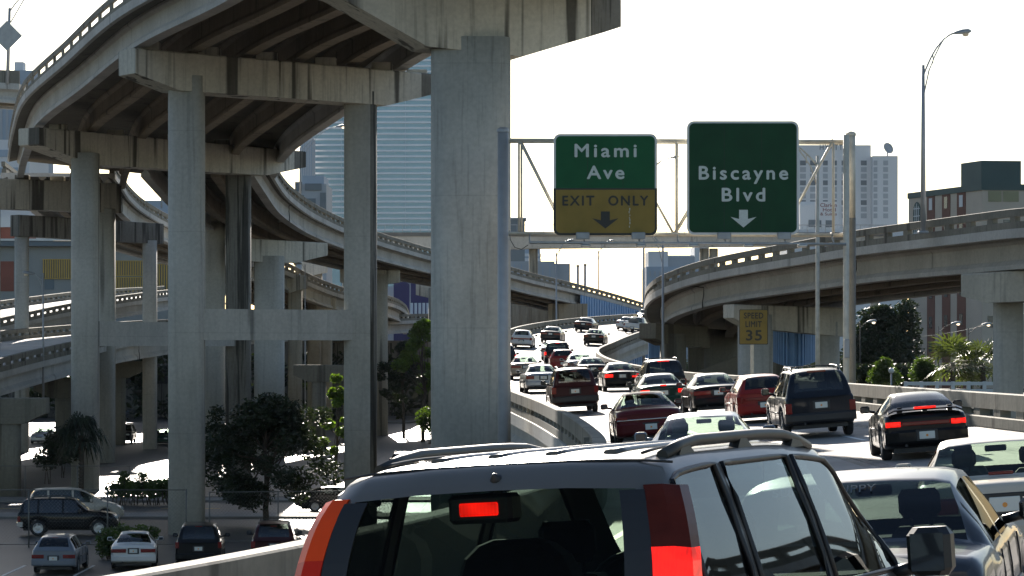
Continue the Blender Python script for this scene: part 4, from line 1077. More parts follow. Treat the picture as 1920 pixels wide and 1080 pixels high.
rd('sedan', 'sedan_round', 'dark green sedan with lit brake lights, left of the glossy black sedan', 1247, 104, 'green', -2.2, on=('tail_lamp', 'third_brake_light'))
rd('suv', 'suv_rack', 'dark maroon sport utility vehicle with roof rack beside the left barrier', 1081, 108.5, 'darkred', -3.0, glass='glass_dark')
rd('suv', 'suv_bar', 'black sport utility vehicle with a lit brake bar, directly beyond the green sedan', 1249, 118, 'charcoal', -3.2, on=('third_brake_light',), glass='glass_dark', mats=None)
rd('sedan', 'sedan_corner', 'black sedan with two small lit brake lamps, beyond the maroon utility vehicle', 1168, 139, 'black', -3.5, on=('third_brake_light', 'tail_lamp'))
rd('sedan', 'sedan_corner', 'silver sedan left of the dark maroon utility vehicle', 1020, 139, 'silver', -4.5)
rd('sedan', 'sedan_wide', 'dark blue sedan with lit high brake light, half hidden beyond the black sedan', 1113, 160, 'navy', -3, on=('third_brake_light',))
rd('sedan', 'sedan_wide', 'tan sunlit sedan beside the broad near column', 986, 167, 'tan', -2.5)
rd('sedan', 'sedan_corner', 'pale silver sedan with only its roof showing past the maroon utility vehicle', 1091, 172, 'silver', -3)
rd('wagon', 'wagon', 'small red hatchback farther up the queue, just behind the black minivan', 1056, 182, 'red', -1, glass='glass')
rd('van', 'van', 'black minivan with lit brake lights in front of the small red hatchback', 1046, 192, 'black', 0, on=('tail_lamp', 'third_brake_light'), glass='glass_dark')
rd('van', 'van', 'dark vehicle mostly hidden behind the broad near column, one lit brake light showing', 944, 186, 'charcoal', -2, on=('tail_lamp',), glass='glass_dark', name='minivan')
rd('sedan', 'sedan_wide', 'white sedan ahead of the black minivan, near the start of the bend', 1037, 206, 'white', 2)
rd('wagon', 'wagon', 'white hatchback with dark soft top, alone by the inner side of the bend', 977, 229, 'white', 5, mats={'PAINT': PC['white']})
rd('sedan', 'sedan_wide', 'dark sedan leftmost on the far bend, sky reflected in its roof', 1031, 242, 'charcoal', 7)
rd('sedan', 'sedan_corner', 'black sedan on the far bend nearest the curved railing', 1112, 241, 'black', 7)
rd('sedan', 'sedan_wide', 'dark sedan entering the far bend below the thin grey lamp post', 1092, 275, 'navy', 11)
rd('sedan', 'sedan_round', 'white rounded sedan at the head of the far bend, beside the pickup', 1169, 290, 'white', 14)
pk = rd('pickup', 'pickup', 'white pickup truck with a load in its bed at the far end of the bend', 1184, 283, 'white', 14, cat='pickup truck')
mb = MB()
for k in range(7):
    x, y = random.uniform(-.5, .5), random.uniform(.5, 1.6); s = random.uniform(.16, .3); mb.rbox(x-s, x+s, y-s, y+s, 1.06, 1.06+s*1.4, .08)
o = mb.build('load', M['pave']); o.parent = pk
# ------------------------------------------------------------------ the two nearest cars and the parked ones
def crossover_extra(S, f, put):
    ysl = [.035 + .018*k for k in range(13)]
    for sgn in (1, -1):
        for lo, hi, mk, nm in ((0, 5, 'LAMPLOW%d' % sgn, 'tail_lamp'), (5, 12, 'LAMPTOP%d' % sgn, 'turn_lamp')):
            mb = MB(); rings = []
            for k in range(lo, hi+1):
                y = ysl[k]; w_ = f['wt'](y); z = f['zt'](y) - .02
                rings.append([Vector((sgn*(w_*.855), y-.018, z)), Vector((sgn*(w_-.030), y-.010, z)), Vector((sgn*(w_+.022), y+.035, z-.01)), Vector((sgn*(w_+.026), y+.12, z-.012)), Vector((sgn*(w_-.06), y+.15, z-.01)), Vector((sgn*(w_*.855), y+.06, z))])
            mb.loft(rings, True, True, 0, False); put(nm, mb, mk)
    # black ceramic border round the tail window, just inside it
    ys_ = [.05 + .0155*k for k in range(12)]
    def sp(y, fx): return Vector((fx*f['wt'](y)*.848, y - .006, f['zt'](y) + .001))
    for sgn in (1, -1):
        rings = [[sp(y, sgn*1.0), sp(y, sgn*.84), sp(y, sgn*.84) + Vector((0, .01, 0)), sp(y, sgn*1.0) + Vector((0, .01, 0))] for y in ys_]
        mb = MB(); mb.loft(rings, True, True); put('window_border', mb, 'black_trim')
    mb = MB(); y = .262; z = f['zt'](.232); mb.rbox(-.20, .06, y-.005, y+.11, z-.115, z-.005, .015); i = put('brake_light_housing', mb, 'black_trim')
    mb = MB(); mb.rbox(-.150, .010, y-.016, y, z-.086, z-.036, .008); put('third_brake_light', mb, 'lamp_red')
    mb = MB(); z = f['zt'](.30); mb.lathe([(.028, 0), (.024, .02), (.008, .045), (0, .05)], (.0, .285, z-.03), (0, -.75, .65), 10); put('washer_nozzle', mb, 'black_trim')
    # rain channels and the seam of the tailgate
    mb = MB()
    for sgn in (1, -1):
        mb.path([Vector((sgn*(f['wt'](y)*.80), y, f['zt'](y) - .004 + .012)) for y in [.42 + .1*k for k in range(20)]], .006, 5)
    mb.path([Vector((f['wt'](.34)*t, .345 + .02*t*t, f['zt'](.345) + .008 - .022*t**4)) for t in [-1 + k/6 for k in range(13)]], .005, 5)
    put('roof_seam', mb, 'black_trim')
    for x in (-.36, -.12, .12, .36):
        mb = MB(); rings = []
        for k in range(16):
            y = .55 + k*.12; z = f['zt'](y) + .008 - .03*(x/.6)**4
            rings.append([Vector((x-.035, y, z-.01)), Vector((x-.02, y, z+.011)), Vector((x+.02, y, z+.011)), Vector((x+.035, y, z-.01))])
        mb.loft(rings, True, True, 0, True); put('roof_rib', mb, 'PAINT')
    for x in (-.36, .36):
        mb = MB(); rings = []
        for t, hw, th in ((0, .27, .09), (.45, .28, .09), (.75, .265, .085), (.9, .22, .075), (.97, .16, .06), (1, .10, .04)):
            y = 1.42 - .14*t; z = .55 + .74*t
            rings.append([Vector((x-hw+.03, y-th, z)), Vector((x+hw-.03, y-th, z)), Vector((x+hw, y-th+.04, z)), Vector((x+hw, y+th, z)), Vector((x-hw, y+th, z)), Vector((x-hw, y-th+.04, z))])
        mb.loft(rings, True, True, 0, False); put('seat_back', mb, 'interior')
    # black window frames on the doors
    for sgn in (1, -1):
        for a, b in ((S['tr']+.30, S['cp']-.05), (S['cp']+.05, S['bp']-.05), (S['bp']+.05, S['ap'])):
            mb = MB()
            def q(y, t):
                zb, wd, wt, zt = f['zb'](y), f['wd'](y), f['wt'](y), f['zt'](y)
                hz = zb + .005; kz = max(zb + .02, zt - .075); kw = min(wt, wd*.93); hw = .935*wd
                return Vector((sgn*(hw + (kw-hw)*t + (.012 if .2 < t < .8 else .002) + .002), y, hz + (kz-hz)*t))
            n = 8
            loop = [q(a, t/4) for t in range(5)] + [q(a+(b-a)*k/n, 1) for k in range(1, n)] + [q(b, 1-t/4) for t in range(5)] + [q(b-(b-a)*k/n, 0) for k in range(1, n)]
            mb.path(loop + [loop[0]], .013, 6); put('window_frame', mb, 'black_trim')
    # dark headliner so the cabin stays shut above the windows
    mb = MB(); mb.box(-.5, .5, .45, 2.3, S['H']-.075, S['H']-.055); put('headliner', mb, 'interior_grey')
V['crossover'] = O(variant='near', fine=2, spec=dict(rw=(.045, .222)), lamps=[], rear_heads=False, plate=(0, .72), bumper=(.42, .66), bumper_mat='black_trim', rack=(.50, 2.42), rack_r=.024, rack_h=.036, no_bars=True, mirror_mat='black_trim', mirror=1.75, mirror_dz=-.07, extra=[crossover_extra])
M['lamp_amber_lit'] = plain('amber_lens_sun_tint', (.85, .075, .015), .35, 0, 0, .1, vary=.06)  # amber brightened so the colour carries the sunlight on the lens
M['lamp_red_sun'] = plain('red_lens_sun_tint', (.62, .03, .015), .35, 0, 0, .1, vary=.06)  # red brightened likewise, sunlight put into the lens colour
crv = car('crossover', V['crossover'], 'silver grey crossover with black roof rails, nearest the camera, brake light glowing', (925, 10.42), 22.3, PC['gunmetal'], roll=.066, z=6.645,
    cat='suv', glass='glass_mid', on=('third_brake_light',), mats={'GLASSR': 'glass_rear', 'quarter_window': 'glass_dark', 'LAMPLOW1': 'lamp_on', 'LAMPLOW-1': 'lamp_red_sun', 'LAMPTOP1': 'lamp_dim', 'LAMPTOP-1': 'lamp_amber_lit'})

_TXT = {}
def text_mb(body, width, cap, spacing=1.0, bold=.0, depth=.012):
    """lettering as a builder in the plane x (right) / z (up), fitted to a width and a capital height"""
    def make(s, sp):
        cu = bpy.data.curves.new('lettering', 'FONT'); cu.body = s; cu.size = 1; cu.space_character = sp; cu.offset = bold; cu.extrude = .001; cu.resolution_u = 4
        o = bpy.data.objects.new('lettering', cu); C.objects.link(o)
        dg = bpy.context.evaluated_depsgraph_get(); me = bpy.data.meshes.new_from_object(o.evaluated_get(dg))
        vs = [v.co.copy() for v in me.vertices]; fs = [list(p.vertices) for p in me.polygons]
        bpy.data.objects.remove(o); bpy.data.curves.remove(cu); bpy.data.meshes.remove(me)
        return vs, fs
    k0 = (body, spacing)
    if 'H' not in _TXT: _TXT['H'] = make('H', 1)
    if k0 not in _TXT: _TXT[k0] = make(body, spacing)
    hv, _ = _TXT['H']; ch = max(v.y for v in hv) - min(v.y for v in hv); base = min(v.y for v in hv)
    vs, fs = _TXT[k0]
    x0, x1 = min(v.x for v in vs), max(v.x for v in vs)
    sx = width/(x1-x0); sz = cap/ch
    mb = MB(); mb.add([Vector(((v.x-x0)*sx, -v.z*1000*depth*.5, (v.y-base)*sz)) for v in vs], fs)
    return mb
def puppy_extra(S, f, put):
    t = text_mb('SUNNY PUPPY', .62, .062, 1.05, 0, .001); y0 = 1.375
    for p in t.v:
        x = p.x - .44; yy = y0 - .09 + p.z*.9; p.x, p.y, p.z = x, yy - .006, f['zt'](yy) + .016
    put('window_lettering', t, 'sign_back')
V['puppy'] = O(**dict(V['sedan_wide'], variant='puppy', mirror_mat='black_trim', fine=2, extra=[puppy_extra], rear_heads=False))
car('boxy', V['puppy'], 'dark grey sedan with lettering across its tail window, right of the near crossover', (1570, 15.7), 13, PC['slate'], z=6.54, roll=.075, cat='car', glass='glass_dull', group=Gq, mats={'GLASSR': 'glass_mid', 'GLASSF': 'glass'})
V['old'] = O(**dict(V['sedan_corner'], variant='old', rear_heads=False))
wcar = car('boxy', V['old'], 'white sedan at the right edge with a driver showing through its tail window', (1895, 28.6), 8.5, PC['cream'], roll=.075, z=6.36, cat='car', glass='glass_dull', group=Gq, mats={'interior': 'interior_grey', 'GLASSR': 'glass_clear'})

# the driver of the white sedan (seen through the glass)
def driver(car_root, x, y, z, label='person in dark clothes sitting at the wheel of the white sedan'):
    bm = bmesh.new()
    J = {'hip': (0, .05, .0, .15), 'waist': (0, .0, .18, .15), 'chest': (0, -.05, .40, .17), 'neck0': (0, -.05, .55, .075), 'neck': (0, -.035, .63, .058), 'skull': (0, -.03, .74, .088), 'crown': (0, -.035, .83, .07), 'face': (0, .045, .715, .05),
         'sl': (-.19, -.05, .50, .075), 'el': (-.27, .10, .27, .05), 'wl': (-.17, .34, .34, .036), 'hl': (-.12, .41, .37, .040),
         'sr': (.19, -.05, .50, .075), 'er': (.27, .10, .27, .05), 'wr': (.17, .34, .34, .036), 'hr': (.12, .41, .37, .040), 'kl': (-.13, .45, .08, .085), 'kr': (.13, .45, .08, .085)}
    E = [('hip', 'waist'), ('waist', 'chest'), ('chest', 'neck0'), ('neck0', 'neck'), ('neck', 'skull'), ('skull', 'crown'), ('skull', 'face'), ('chest', 'sl'), ('sl', 'el'), ('el', 'wl'), ('wl', 'hl'), ('chest', 'sr'), ('sr', 'er'), ('er', 'wr'), ('wr', 'hr'), ('hip', 'kl'), ('hip', 'kr')]
    names = list(J); me = bpy.data.meshes.new('person'); me.from_pydata([J[k][:3] for k in names], [(names.index(a), names.index(b)) for a, b in E], [])
    o = bpy.data.objects.new('person', me); C.objects.link(o)
    md = o.modifiers.new('skin', 'SKIN'); o.modifiers.new('smooth', 'SUBSURF').levels = 2; o.modifiers[1].render_levels = 2
    for i, k in enumerate(names):
        sv = me.skin_vertices[0].data[i]; sv.radius = (J[k][3], J[k][3]*(.8 if k in ('chest', 'waist') else 1)); sv.use_root = (k == 'hip')
    m, t, b = nodes_of('driver'); L = t.links.new
    tc = t.nodes.new('ShaderNodeTexCoord'); sp = t.nodes.new('ShaderNodeSeparateXYZ'); L(tc.outputs['Object'], sp.inputs[0])
    mr = t.nodes.new('ShaderNodeMath'); mr.operation = 'GREATER_THAN'; mr.inputs[1].default_value = .585; L(sp.outputs[2], mr.inputs[0])
    mx = t.nodes.new('ShaderNodeMix'); mx.data_type = 'RGBA'; L(mr.outputs[0], mx.inputs[0]); mx.inputs[6].default_value = (.05, .055, .08, 1); mx.inputs[7].default_value = (.36, .20, .13, 1); L(mx.outputs[2], b.inputs['Base Color'])
    me.materials.append(m)
    mw = car_root.matrix_world.copy(); o.matrix_world = mw @ Matrix.Translation((x, y, z))
    tag(o, label, 'person')
    h = MB(); rings = []
    for k in range(7):
        a = math.pi/2*k/6; r = .098*math.cos(a)+.003; rings.append([Vector((r*math.cos(q*math.pi/7), -.045 + r*1.12*math.sin(q*math.pi/7), .745 + .11*math.sin(a) - (.07 if math.sin(q*math.pi/7) < .2 and k == 0 else 0))) for q in range(14)])
    h.loft(rings, True, True, 0, True); hm = h.mesh('hair', plain('hair', (.02, .014, .01), .6)); ho = bpy.data.objects.new('hair', hm); C.objects.link(ho); ho.parent = o
bpy.context.view_layer.update()
driver(wcar, -.36, 2.28, .52)
driver(RD[1322], -.36, 2.30, .50, 'person at the wheel of the bluish silver sedan')
driver(RD[1220], -.36, 2.30, .50, 'person at the wheel of the maroon sedan')
driver(RD[1350], -.36, 2.30, .50, 'person at the wheel of the glossy black sedan')
driver(RD[1247], -.36, 2.30, .48, 'person at the wheel of the dark green sedan')

# parked and moving cars on the low ground
def lot(kind, var, label, px, Y, yaw, col, **k):
    return car(kind, V[var] if isinstance(var, str) else var, label, (px, Y), yaw, PC[col], z=.006, roll=0, group='cars on the low ground under the ramps', **k)
lot('wagon', O(**dict(V['wagon'], variant='round', lamps=[(.36, .82, .62, .76, .14, 'lamp_red')], bar=None, plate=(0, .62), spec=dict(rr=.62))), 'pale blue rounded hatchback parked at the lower left corner', 100, 109, -1, 'paleblue', glass='glass_dark')
lot('sedan', 'sedan_wide', 'white sedan parked beside the pale blue hatchback, sun glaring on its boot lid', 250, 111, -6, 'white')
lot('van', 'van', 'black minivan parked at the foot of the tall second pier', 372, 112, -4, 'black', glass='glass_dark')
lot('suv', 'suv_rack', 'dark red sport utility vehicle parked below the dark tree', 513, 112.5, -4, 'darkred', glass='glass_dark')
lot('suv', O(**dict(V['suv_bar'], variant='side', bumper_mat='chrome')), 'black sport utility vehicle seen from the side, facing right, behind the fence', 36, 132, 86, 'black', glass='glass_dark')
lot('van', 'van', 'white minivan facing right, behind the black utility vehicle', 52, 141.5, 80, 'cream')
lot('coupe', 'coupe_bar', 'dark sports coupe crossing the street between the tree and the second pier', 556, 151, 84, 'black', glass='glass_dark')
lot('suv', 'suv_rack', 'dark vehicle with sunlit pale roof seen between the two near columns', 755, 188, 2, 'charcoal', glass='glass_dark', mats=None)
lot('sedan', 'sedan_corner', 'dark sedan mostly hidden behind the broad near column on the low ground', 815, 192, 4, 'navy')
lot('pickup', 'pickup', 'white pickup truck parked far back in the shade', 757, 405, 2, 'white')
lot('sedan', 'sedan_corner', 'dark sedan far back in the shade beside the white pickup, glinting', 799, 402, -176, 'charcoal')
lot('suv', 'suv_bar', 'black vehicle under the low road between the left piers', 238, 262, 178, 'black', glass='glass_dark')
lot('sedan', 'sedan_wide', 'grey sedan far back beyond the black vehicle under the low road', 229, 345, 178, 'bluegrey')
lot('sedan', 'sedan_round', 'dark sedan showing in the gap left of the second pier', 306, 258, 176, 'green')
lot('sedan', 'sedan_corner', 'silver sedan in deep shade under the low road, left of the left piers', 92, 262, 182, 'silver')
# ------------------------------------------------------------------ sign gantry and signs
GY = 97.0; gs = GY/F
g = thing('sign_gantry', 'steel tube truss gantry spanning the road and carrying both green signs', 'sign gantry', (W(943, 0, GY).x, GY, 0))
def gp(px, py, dy=0): p = W(px, py, GY); p.y += dy; return p
mb = MB(); a = gp(943, 243, .45); mb.tube((a.x, a.y, 0), (a.x, a.y, a.z), .185, n=18); mb.lathe([(.21, -.05), (.21, .03), (.15, .10), (0, .13)], a, (0, 0, 1), 16); mb.build('post', M['alu'], g)
a = gp(1598.5, 250, .45); zb = gp(0, 408).z
mb = MB(); mb.tube((a.x, a.y, zb), (a.x, a.y, a.z), .155, n=16); mb.lathe([(.175, -.05), (.175, .03), (.12, .08), (0, .11)], a, (0, 0, 1), 16); mb.build('post', M['galv_warm'], g)
mb = MB(); mb.tube((a.x, a.y, 0), (a.x, a.y, zb), .165, n=16); mb.build('post_sleeve', plain('brown_post', (.20, .18, .14), .6), g)
b = gp(1585, 254, -.25); mb = MB(); mb.tube((b.x, b.y, 0), (b.x, b.y, b.z), .105, n=12); mb.build('post', M['galv_warm'], g)
for py in (262, 437):
    for dy in (.0, .95):
        mb = MB(); mb.tube(gp(953, py, dy), gp(1590, py+3, dy), .052, n=10); mb.build('chord', M['galv_warm'], g)
zig = [(974, 262), (1062, 437), (1165, 262), (1263, 437), (1368, 262), (1465, 437), (1561, 262)]
for dy, sh in ((0, 0), (.95, 5)):
    for (p, q) in zip(zig, zig[1:]):
        mb = MB(); mb.tube(gp(p[0]+sh, p[1]+2, dy), gp(q[0]+sh, q[1]+2, dy), .035, n=8); mb.build('brace', M['galv_warm'], g)
    for px in (973, 1268, 1563):
        mb = MB(); mb.tube(gp(px+sh, 264, dy), gp(px+sh, 437, dy), .038, n=8); mb.build('brace', M['galv_warm'], g)
for px in (973, 1062, 1165, 1266, 1368, 1465, 1561):
    for py in (262, 437):
        mb = MB(); mb.tube(gp(px, py, 0), gp(px, py, .95), .03, n=6); mb.build('brace', M['galv_warm'], g)
mb = MB(); mb.tube(gp(993, 456, -.55), gp(1583, 459, -.55), .05, n=10); mb.build('light_rail', M['galv'], g)
for px in (993, 1095, 1198, 1270, 1358, 1470, 1560):
    mb = MB(); mb.path([gp(px, 437, 0), gp(px, 447, -.1), gp(px, 456, -.55)], .03, 6); mb.build('rail_bracket', M['galv'], g)
for px in (1092, 1196, 1356, 1468):
    mb = MB(); c = gp(px, 443, -.42); mb.rbox(c.x-.235, c.x+.235, c.y-.09, c.y+.09, c.z-.13, c.z+.12, .03); mb.build('junction_box', M['sign_back'], g)
for px in (1097, 1200, 1298, 1400, 1500):
    c = gp(px, 462, -.75); mb = MB(); mb.rbox(c.x-.17, c.x+.17, c.y-.2, c.y+.16, c.z-.06, c.z+.05, .04); i = mb.build('sign_light', M['galv'], g)
    l = MB(); l.rbox(c.x-.11, c.x+.11, c.y-.12, c.y+.1, c.z+.05, c.z+.07, .008); l.build('lens', M['lamp_clear'], i)
mb = MB(); mb.path([gp(955, 432, .2), gp(957, 450, -.1), gp(965, 464, -.2), gp(978, 468, -.2), gp(990, 460, -.4)], .014, 6); mb.build('cable', M['dark_steel'], g)
c = gp(1583, 655, -.45); mb = MB(); mb.rbox(c.x-.06, c.x+.12, c.y-.1, c.y+.06, c.z-.3, c.z+.35, .03); mb.build('switch_box', M['alu'], g)

def rrect(w_, h, r, n=6):
    P = []
    for cx, cz, a0 in ((w_/2-r, h/2-r, 0), (-w_/2+r, h/2-r, 90), (-w_/2+r, -h/2+r, 180), (w_/2-r, -h/2+r, 270)):
        for k in range(n+1):
            a = R(a0 + 90*k/n); P.append((cx + r*math.cos(a), cz + r*math.sin(a)))
    return P
def plate(mb, poly, o, d, mi=0):
    """flat shape facing the camera: front face at o.y, thickness d behind it"""
    mb.prism(poly, o, (1, 0, 0), (0, 0, 1), (0, d, 0), mi)
def lettering(parent, s, px0, px1, base, cap, Y, mat, spacing=1.0, bold=.035, dy=0.0, tilt=0.0):
    t = MB(); b = cap*Y/F*bold
    for i, (u, v) in enumerate(((0, 0), (b, 0), (-b, 0), (0, b), (0, -b))):
        q = text_mb(s, (px1-px0)*Y/F, cap*Y/F, spacing, 0, .008)
        t.add([p + Vector((u, -.0006*i, v)) for p in q.v], q.f)
    o = W(px0, base, Y)
    for p in t.v: p.x += o.x; p.y += Y + dy; p.z += o.z + tilt*(p.x-o.x)
    return t.build('lettering', mat, parent)
def arrow_poly(h, w_):
    return [(-.085*w_*2, h*.5), (-.085*w_*2, -.02*h), (-w_*.5, .10*h), (0, -h*.5), (w_*.5, .10*h), (.085*w_*2, -.02*h), (.085*w_*2, h*.5)]
def sign(name, label, x0, x1, y0, y1, Y, face, border, r=.22, bw=.075):
    c = W((x0+x1)/2, (y0+y1)/2, Y); w_ = (x1-x0)*Y/F; h = (y1-y0)*Y/F
    root = thing(name, label, 'sign', (c.x, Y, c.z))
    mb = MB(); plate(mb, rrect(w_, h, r), (c.x, Y, c.z), .05); mb.build('border', border, root)
    return root, c, w_, h
SY = GY - .32
s1, c, w_, h = sign('road_sign', 'left overhead sign, green above and yellow below with a black down arrow', 1038, 1232, 251, 441, SY, None, M['sign_white'])
bw = .075; zs = W(0, 353, SY).z - c.z
top = [p for p in rrect(w_-2*bw, h-2*bw, .16) if p[1] > zs]; top = [(w_/2-bw, zs)] + top + [(-w_/2+bw, zs)]
mb = MB(); plate(mb, top, (c.x, SY-.006, c.z), .01); mb.build('green_panel', M['sign_green'], s1)
low = [p for p in rrect(w_+.012, h+.012, .225) if p[1] < zs]; i = max(range(len(low)), key=lambda k: -low[k][0]+low[k][1]*0)
lowp = [(-w_/2-.006, zs)] + [p for p in low] + [(w_/2+.006, zs)]
mb = MB(); plate(mb, lowp, (c.x, SY-.004, c.z), .03); mb.build('black_border', M['sign_black'], s1)
low = [p for p in rrect(w_-2*bw, h-2*bw, .16) if p[1] < zs-.05]; lowp = [(-w_/2+bw, zs-.05)] + low + [(w_/2-bw, zs-.05)]
mb = MB(); plate(mb, lowp, (c.x, SY-.010, c.z), .01); mb.build('yellow_panel', M['sign_yellow'], s1)
lettering(s1, 'Miami', 1078, 1193, 294, 23.5, SY, M['sign_letter'], 1.3, dy=-.013)
lettering(s1, 'Ave', 1101, 1170, 335, 23.5, SY, M['sign_letter'], 1.25, dy=-.013)
lettering(s1, 'EXIT', 1055, 1114, 385, 17.5, SY, M['sign_black'], 1.25, .035, dy=-.017)
lettering(s1, 'ONLY', 1141, 1215, 385, 17.5, SY, M['sign_black'], 1.25, .035, dy=-.017)
mb = MB(); a = W(1135, 412.5, SY); plate(mb, arrow_poly(32*gs, 49*gs), (a.x, SY-.016, a.z), .008); mb.build('arrow', M['sign_black'], s1)
rs_ = random.Random(4); yy = 372
while yy < 428:
    x = 1180 + rs_.uniform(-1.2, 1.2); l = rs_.uniform(2, 6); q = W(x, yy, SY); mb = MB(); ww = rs_.uniform(.006, .016)
    plate(mb, [(-ww, 0), (ww, 0), (ww*.6, -l*gs), (-ww*.5, -l*gs)], (q.x, SY-.0125, q.z), .002); mb.build('peeling_strip', M['sign_letter'], s1); yy += l + rs_.uniform(0, 3)
for px in (1102, 1168):
    q = W(px, 345, SY); mb = MB(); mb.box(q.x-.006, q.x+.006, SY-.0095, SY-.007, W(0, 352, SY).z, W(0, 258, SY).z); mb.build('panel_seam', M['sign_black'], s1)
s2, c, w_, h = sign('road_sign', 'right overhead sign, tall dark green with a white down arrow', 1288, 1498, 227, 440, SY, None, M['sign_white'], .24)
mb = MB(); plate(mb, rrect(w_-2*bw, h-2*bw, .18), (c.x, SY-.006, c.z), .01); mb.build('green_panel', M['sign_green2'], s2)
for px in (1358, 1428):
    q = W(px, 345, SY); mb = MB(); mb.box(q.x-.006, q.x+.006, SY-.0095, SY-.007, W(0, 432, SY).z, W(0, 235, SY).z); mb.build('panel_seam', M['sign_black'], s2)
lettering(s2, 'Biscayne', 1311, 1477, 336, 24, SY, M['sign_letter'], 1.3, dy=-.013)
lettering(s2, 'Blvd', 1354, 1434, 377, 24, SY, M['sign_letter'], 1.3, dy=-.013)
mb = MB(); a = W(1394, 410, SY); plate(mb, arrow_poly(33*gs, 48*gs), (a.x, SY-.013, a.z), .008); mb.build('arrow', M['sign_letter'], s2)
for x0, x1, rt in ((1038, 1232, s1), (1288, 1498, s2)):
    for f in (.25, .75):
        p = gp(x0 + (x1-x0)*f, 350, -.16); mb = MB(); mb.box(p.x-.05, p.x+.05, p.y-.1, p.y+.1, gp(0, 436).z, gp(0, 266).z); mb.build('mounting_bar', M['galv'], rt)
# speed limit sign on the right barrier
Y = 119.0; s3, c, w_, h = sign('speed_sign', 'small yellow speed limit sign on a post above the right barrier', 1386, 1440, 580, 646, Y, None, M['sign_black'], .05)
mb = MB(); plate(mb, rrect(w_-.06, h-.06, .04), (c.x, Y-.006, c.z), .01); mb.build('yellow_panel', M['sign_yellow'], s3)
lettering(s3, 'SPEED', 1395, 1431, 597, 10.5, Y, M['sign_black'], 1.1, .03, dy=-.012)
lettering(s3, 'LIMIT', 1398, 1428, 613, 10.5, Y, M['sign_black'], 1.1, .03, dy=-.012)
lettering(s3, '35', 1399, 1428, 638, 18.5, Y, M['sign_black'], 1.1, .03, dy=-.012)
mb = MB(); p = W(1411, 0, Y); mb.rbox(p.x-.07, p.x+.07, Y+.06, Y+.16, 6.5, c.z+h*.4, .02); mb.build('post', M['galv_warm'], s3)

# ------------------------------------------------------------------ street lamps
def street_lamp(label, px, py0, pytop, Y, hx, hy, r=.11, z0=None, lit=False, mat='alu', brace=True, group='highway street lamps', head=1.0):
    a = W(px, py0, Y); b = W(px, pytop, Y); e = W(hx, hy, Y); zb_ = a.z if z0 is None else z0
    rt = thing('street_lamp', label, 'street lamp', (a.x, Y, zb_), group)
    mb = MB(); mb.tube((a.x, Y, zb_), b, r*1.15, r*.62, n=12); mb.rbox(a.x-r*2, a.x+r*2, Y-r*2, Y+r*2, zb_-.02, zb_+.10, .03); mb.build('pole', M[mat], rt)
    d = e - b; P = []
    for k in range(13):
        t = k/12; P.append(b + Vector((d.x*t, 0, d.z*(1-(1-t)**2.2))) - Vector((0, 0, .5*(1-t))))
    mb = MB(); mb.path(P, r*.36, 7)
    if brace:
        mb.path([b - Vector((0, 0, 1.5))] + [b + Vector((d.x*t, 0, d.z*(1-(1-t)**2.2) - .5*(1-t) - .55*(1-t*1.4))) for t in (.2, .4, .55, .68)], r*.28, 6)
        mb.tube(P[4], P[4] - Vector((0, 0, .45)), r*.22, n=5)
    mb.build('arm', M[mat], rt)
    s = (1 if d.x > 0 else -1); k = head
    mb = MB(); rings = []
    for t, hh, ww in ((0, .05, .06), (.15, .09, .10), (.5, .15, .17), (.85, .14, .16), (1, .06, .07)):
        x = e.x + s*t*.85*k; z = e.z + .10*t*k
        rings.append([Vector((x, Y + ww*k*math.cos(q), z + hh*k*(math.sin(q) if math.sin(q) > 0 else .55*math.sin(q)))) for q in [2*math.pi*j/12 for j in range(12)]])
    mb.loft(rings, True, True, 0, True); ho = mb.build('lamp_head', M['sign_back'], rt)
    mb = MB(); c = Vector((e.x + s*.6*k, Y, e.z - .02*k)); mb.lathe([(.15*k, .02), (.14*k, -.05*k), (.09*k, -.10*k), (0, -.12*k)], c, (0, 0, 1), 12); mb.build('lens', M['bulb'] if lit else M['lens_warm'], ho)
    return rt
street_lamp('tall lamp standing on the railing of the right-hand ramp, curved arm against the sky', 1731, 437, 122, 130.5, 1786, 63, .115)
street_lamp('grey lamp post rising past the curved barrier, its arm hidden by the gantry', 1243, 690, 452, 176, 1205, 428, .10, z0=0)
street_lamp('lamp whose arm shows between the two overhead signs', 1207, 600, 330, 345, 1256, 296, .16, z0=0, head=1.3)
street_lamp('thin lamp post behind the left end of the far barrier', 1043, 600, 474, 300, 1062, 452, .11, z0=0)
street_lamp('thin lamp post at the far end of the road under the guideway', 1122, 545, 470, 392, 1140, 452, .12, z0=0)
street_lamp('lamp post standing on the descending ramp before the glass tower', 563, 372, 276, 228, 630, 238, .085, lit=True)
street_lamp('pale lamp post right of the gantry sign, its arm reaching left behind the sign', 1533, 690, 292, 132, 1470, 262, .12, z0=0, mat='galv_warm')
street_lamp('slim lamp post by the low road between the left piers', 81, 668, 512, 190, 66, 514, .075, z0=5)
street_lamp('street lamp with lit head in front of the big dark tree', 1613, 700, 604, 228, 1624, 604, .07, z0=0, lit=True, brace=False, mat='dark_pole')
street_lamp('street lamp with warm head before the brown-striped building', 1760, 700, 612, 236, 1783, 607, .06, z0=0, lit=True, brace=False, mat='dark_pole')
street_lamp('street lamp with warm head nearest the right-hand pier', 1816, 700, 616, 240, 1840, 609, .06, z0=0, lit=True, brace=False, mat='dark_pole')
street_lamp('thin lamp post beside the purple building', 769, 600, 528, 470, 760, 527, .12, z0=0, brace=False)
street_lamp('slim lamp post under the descending ramp, behind the cross beam', 572, 640, 496, 255, 566, 495, .055, z0=0, brace=False)
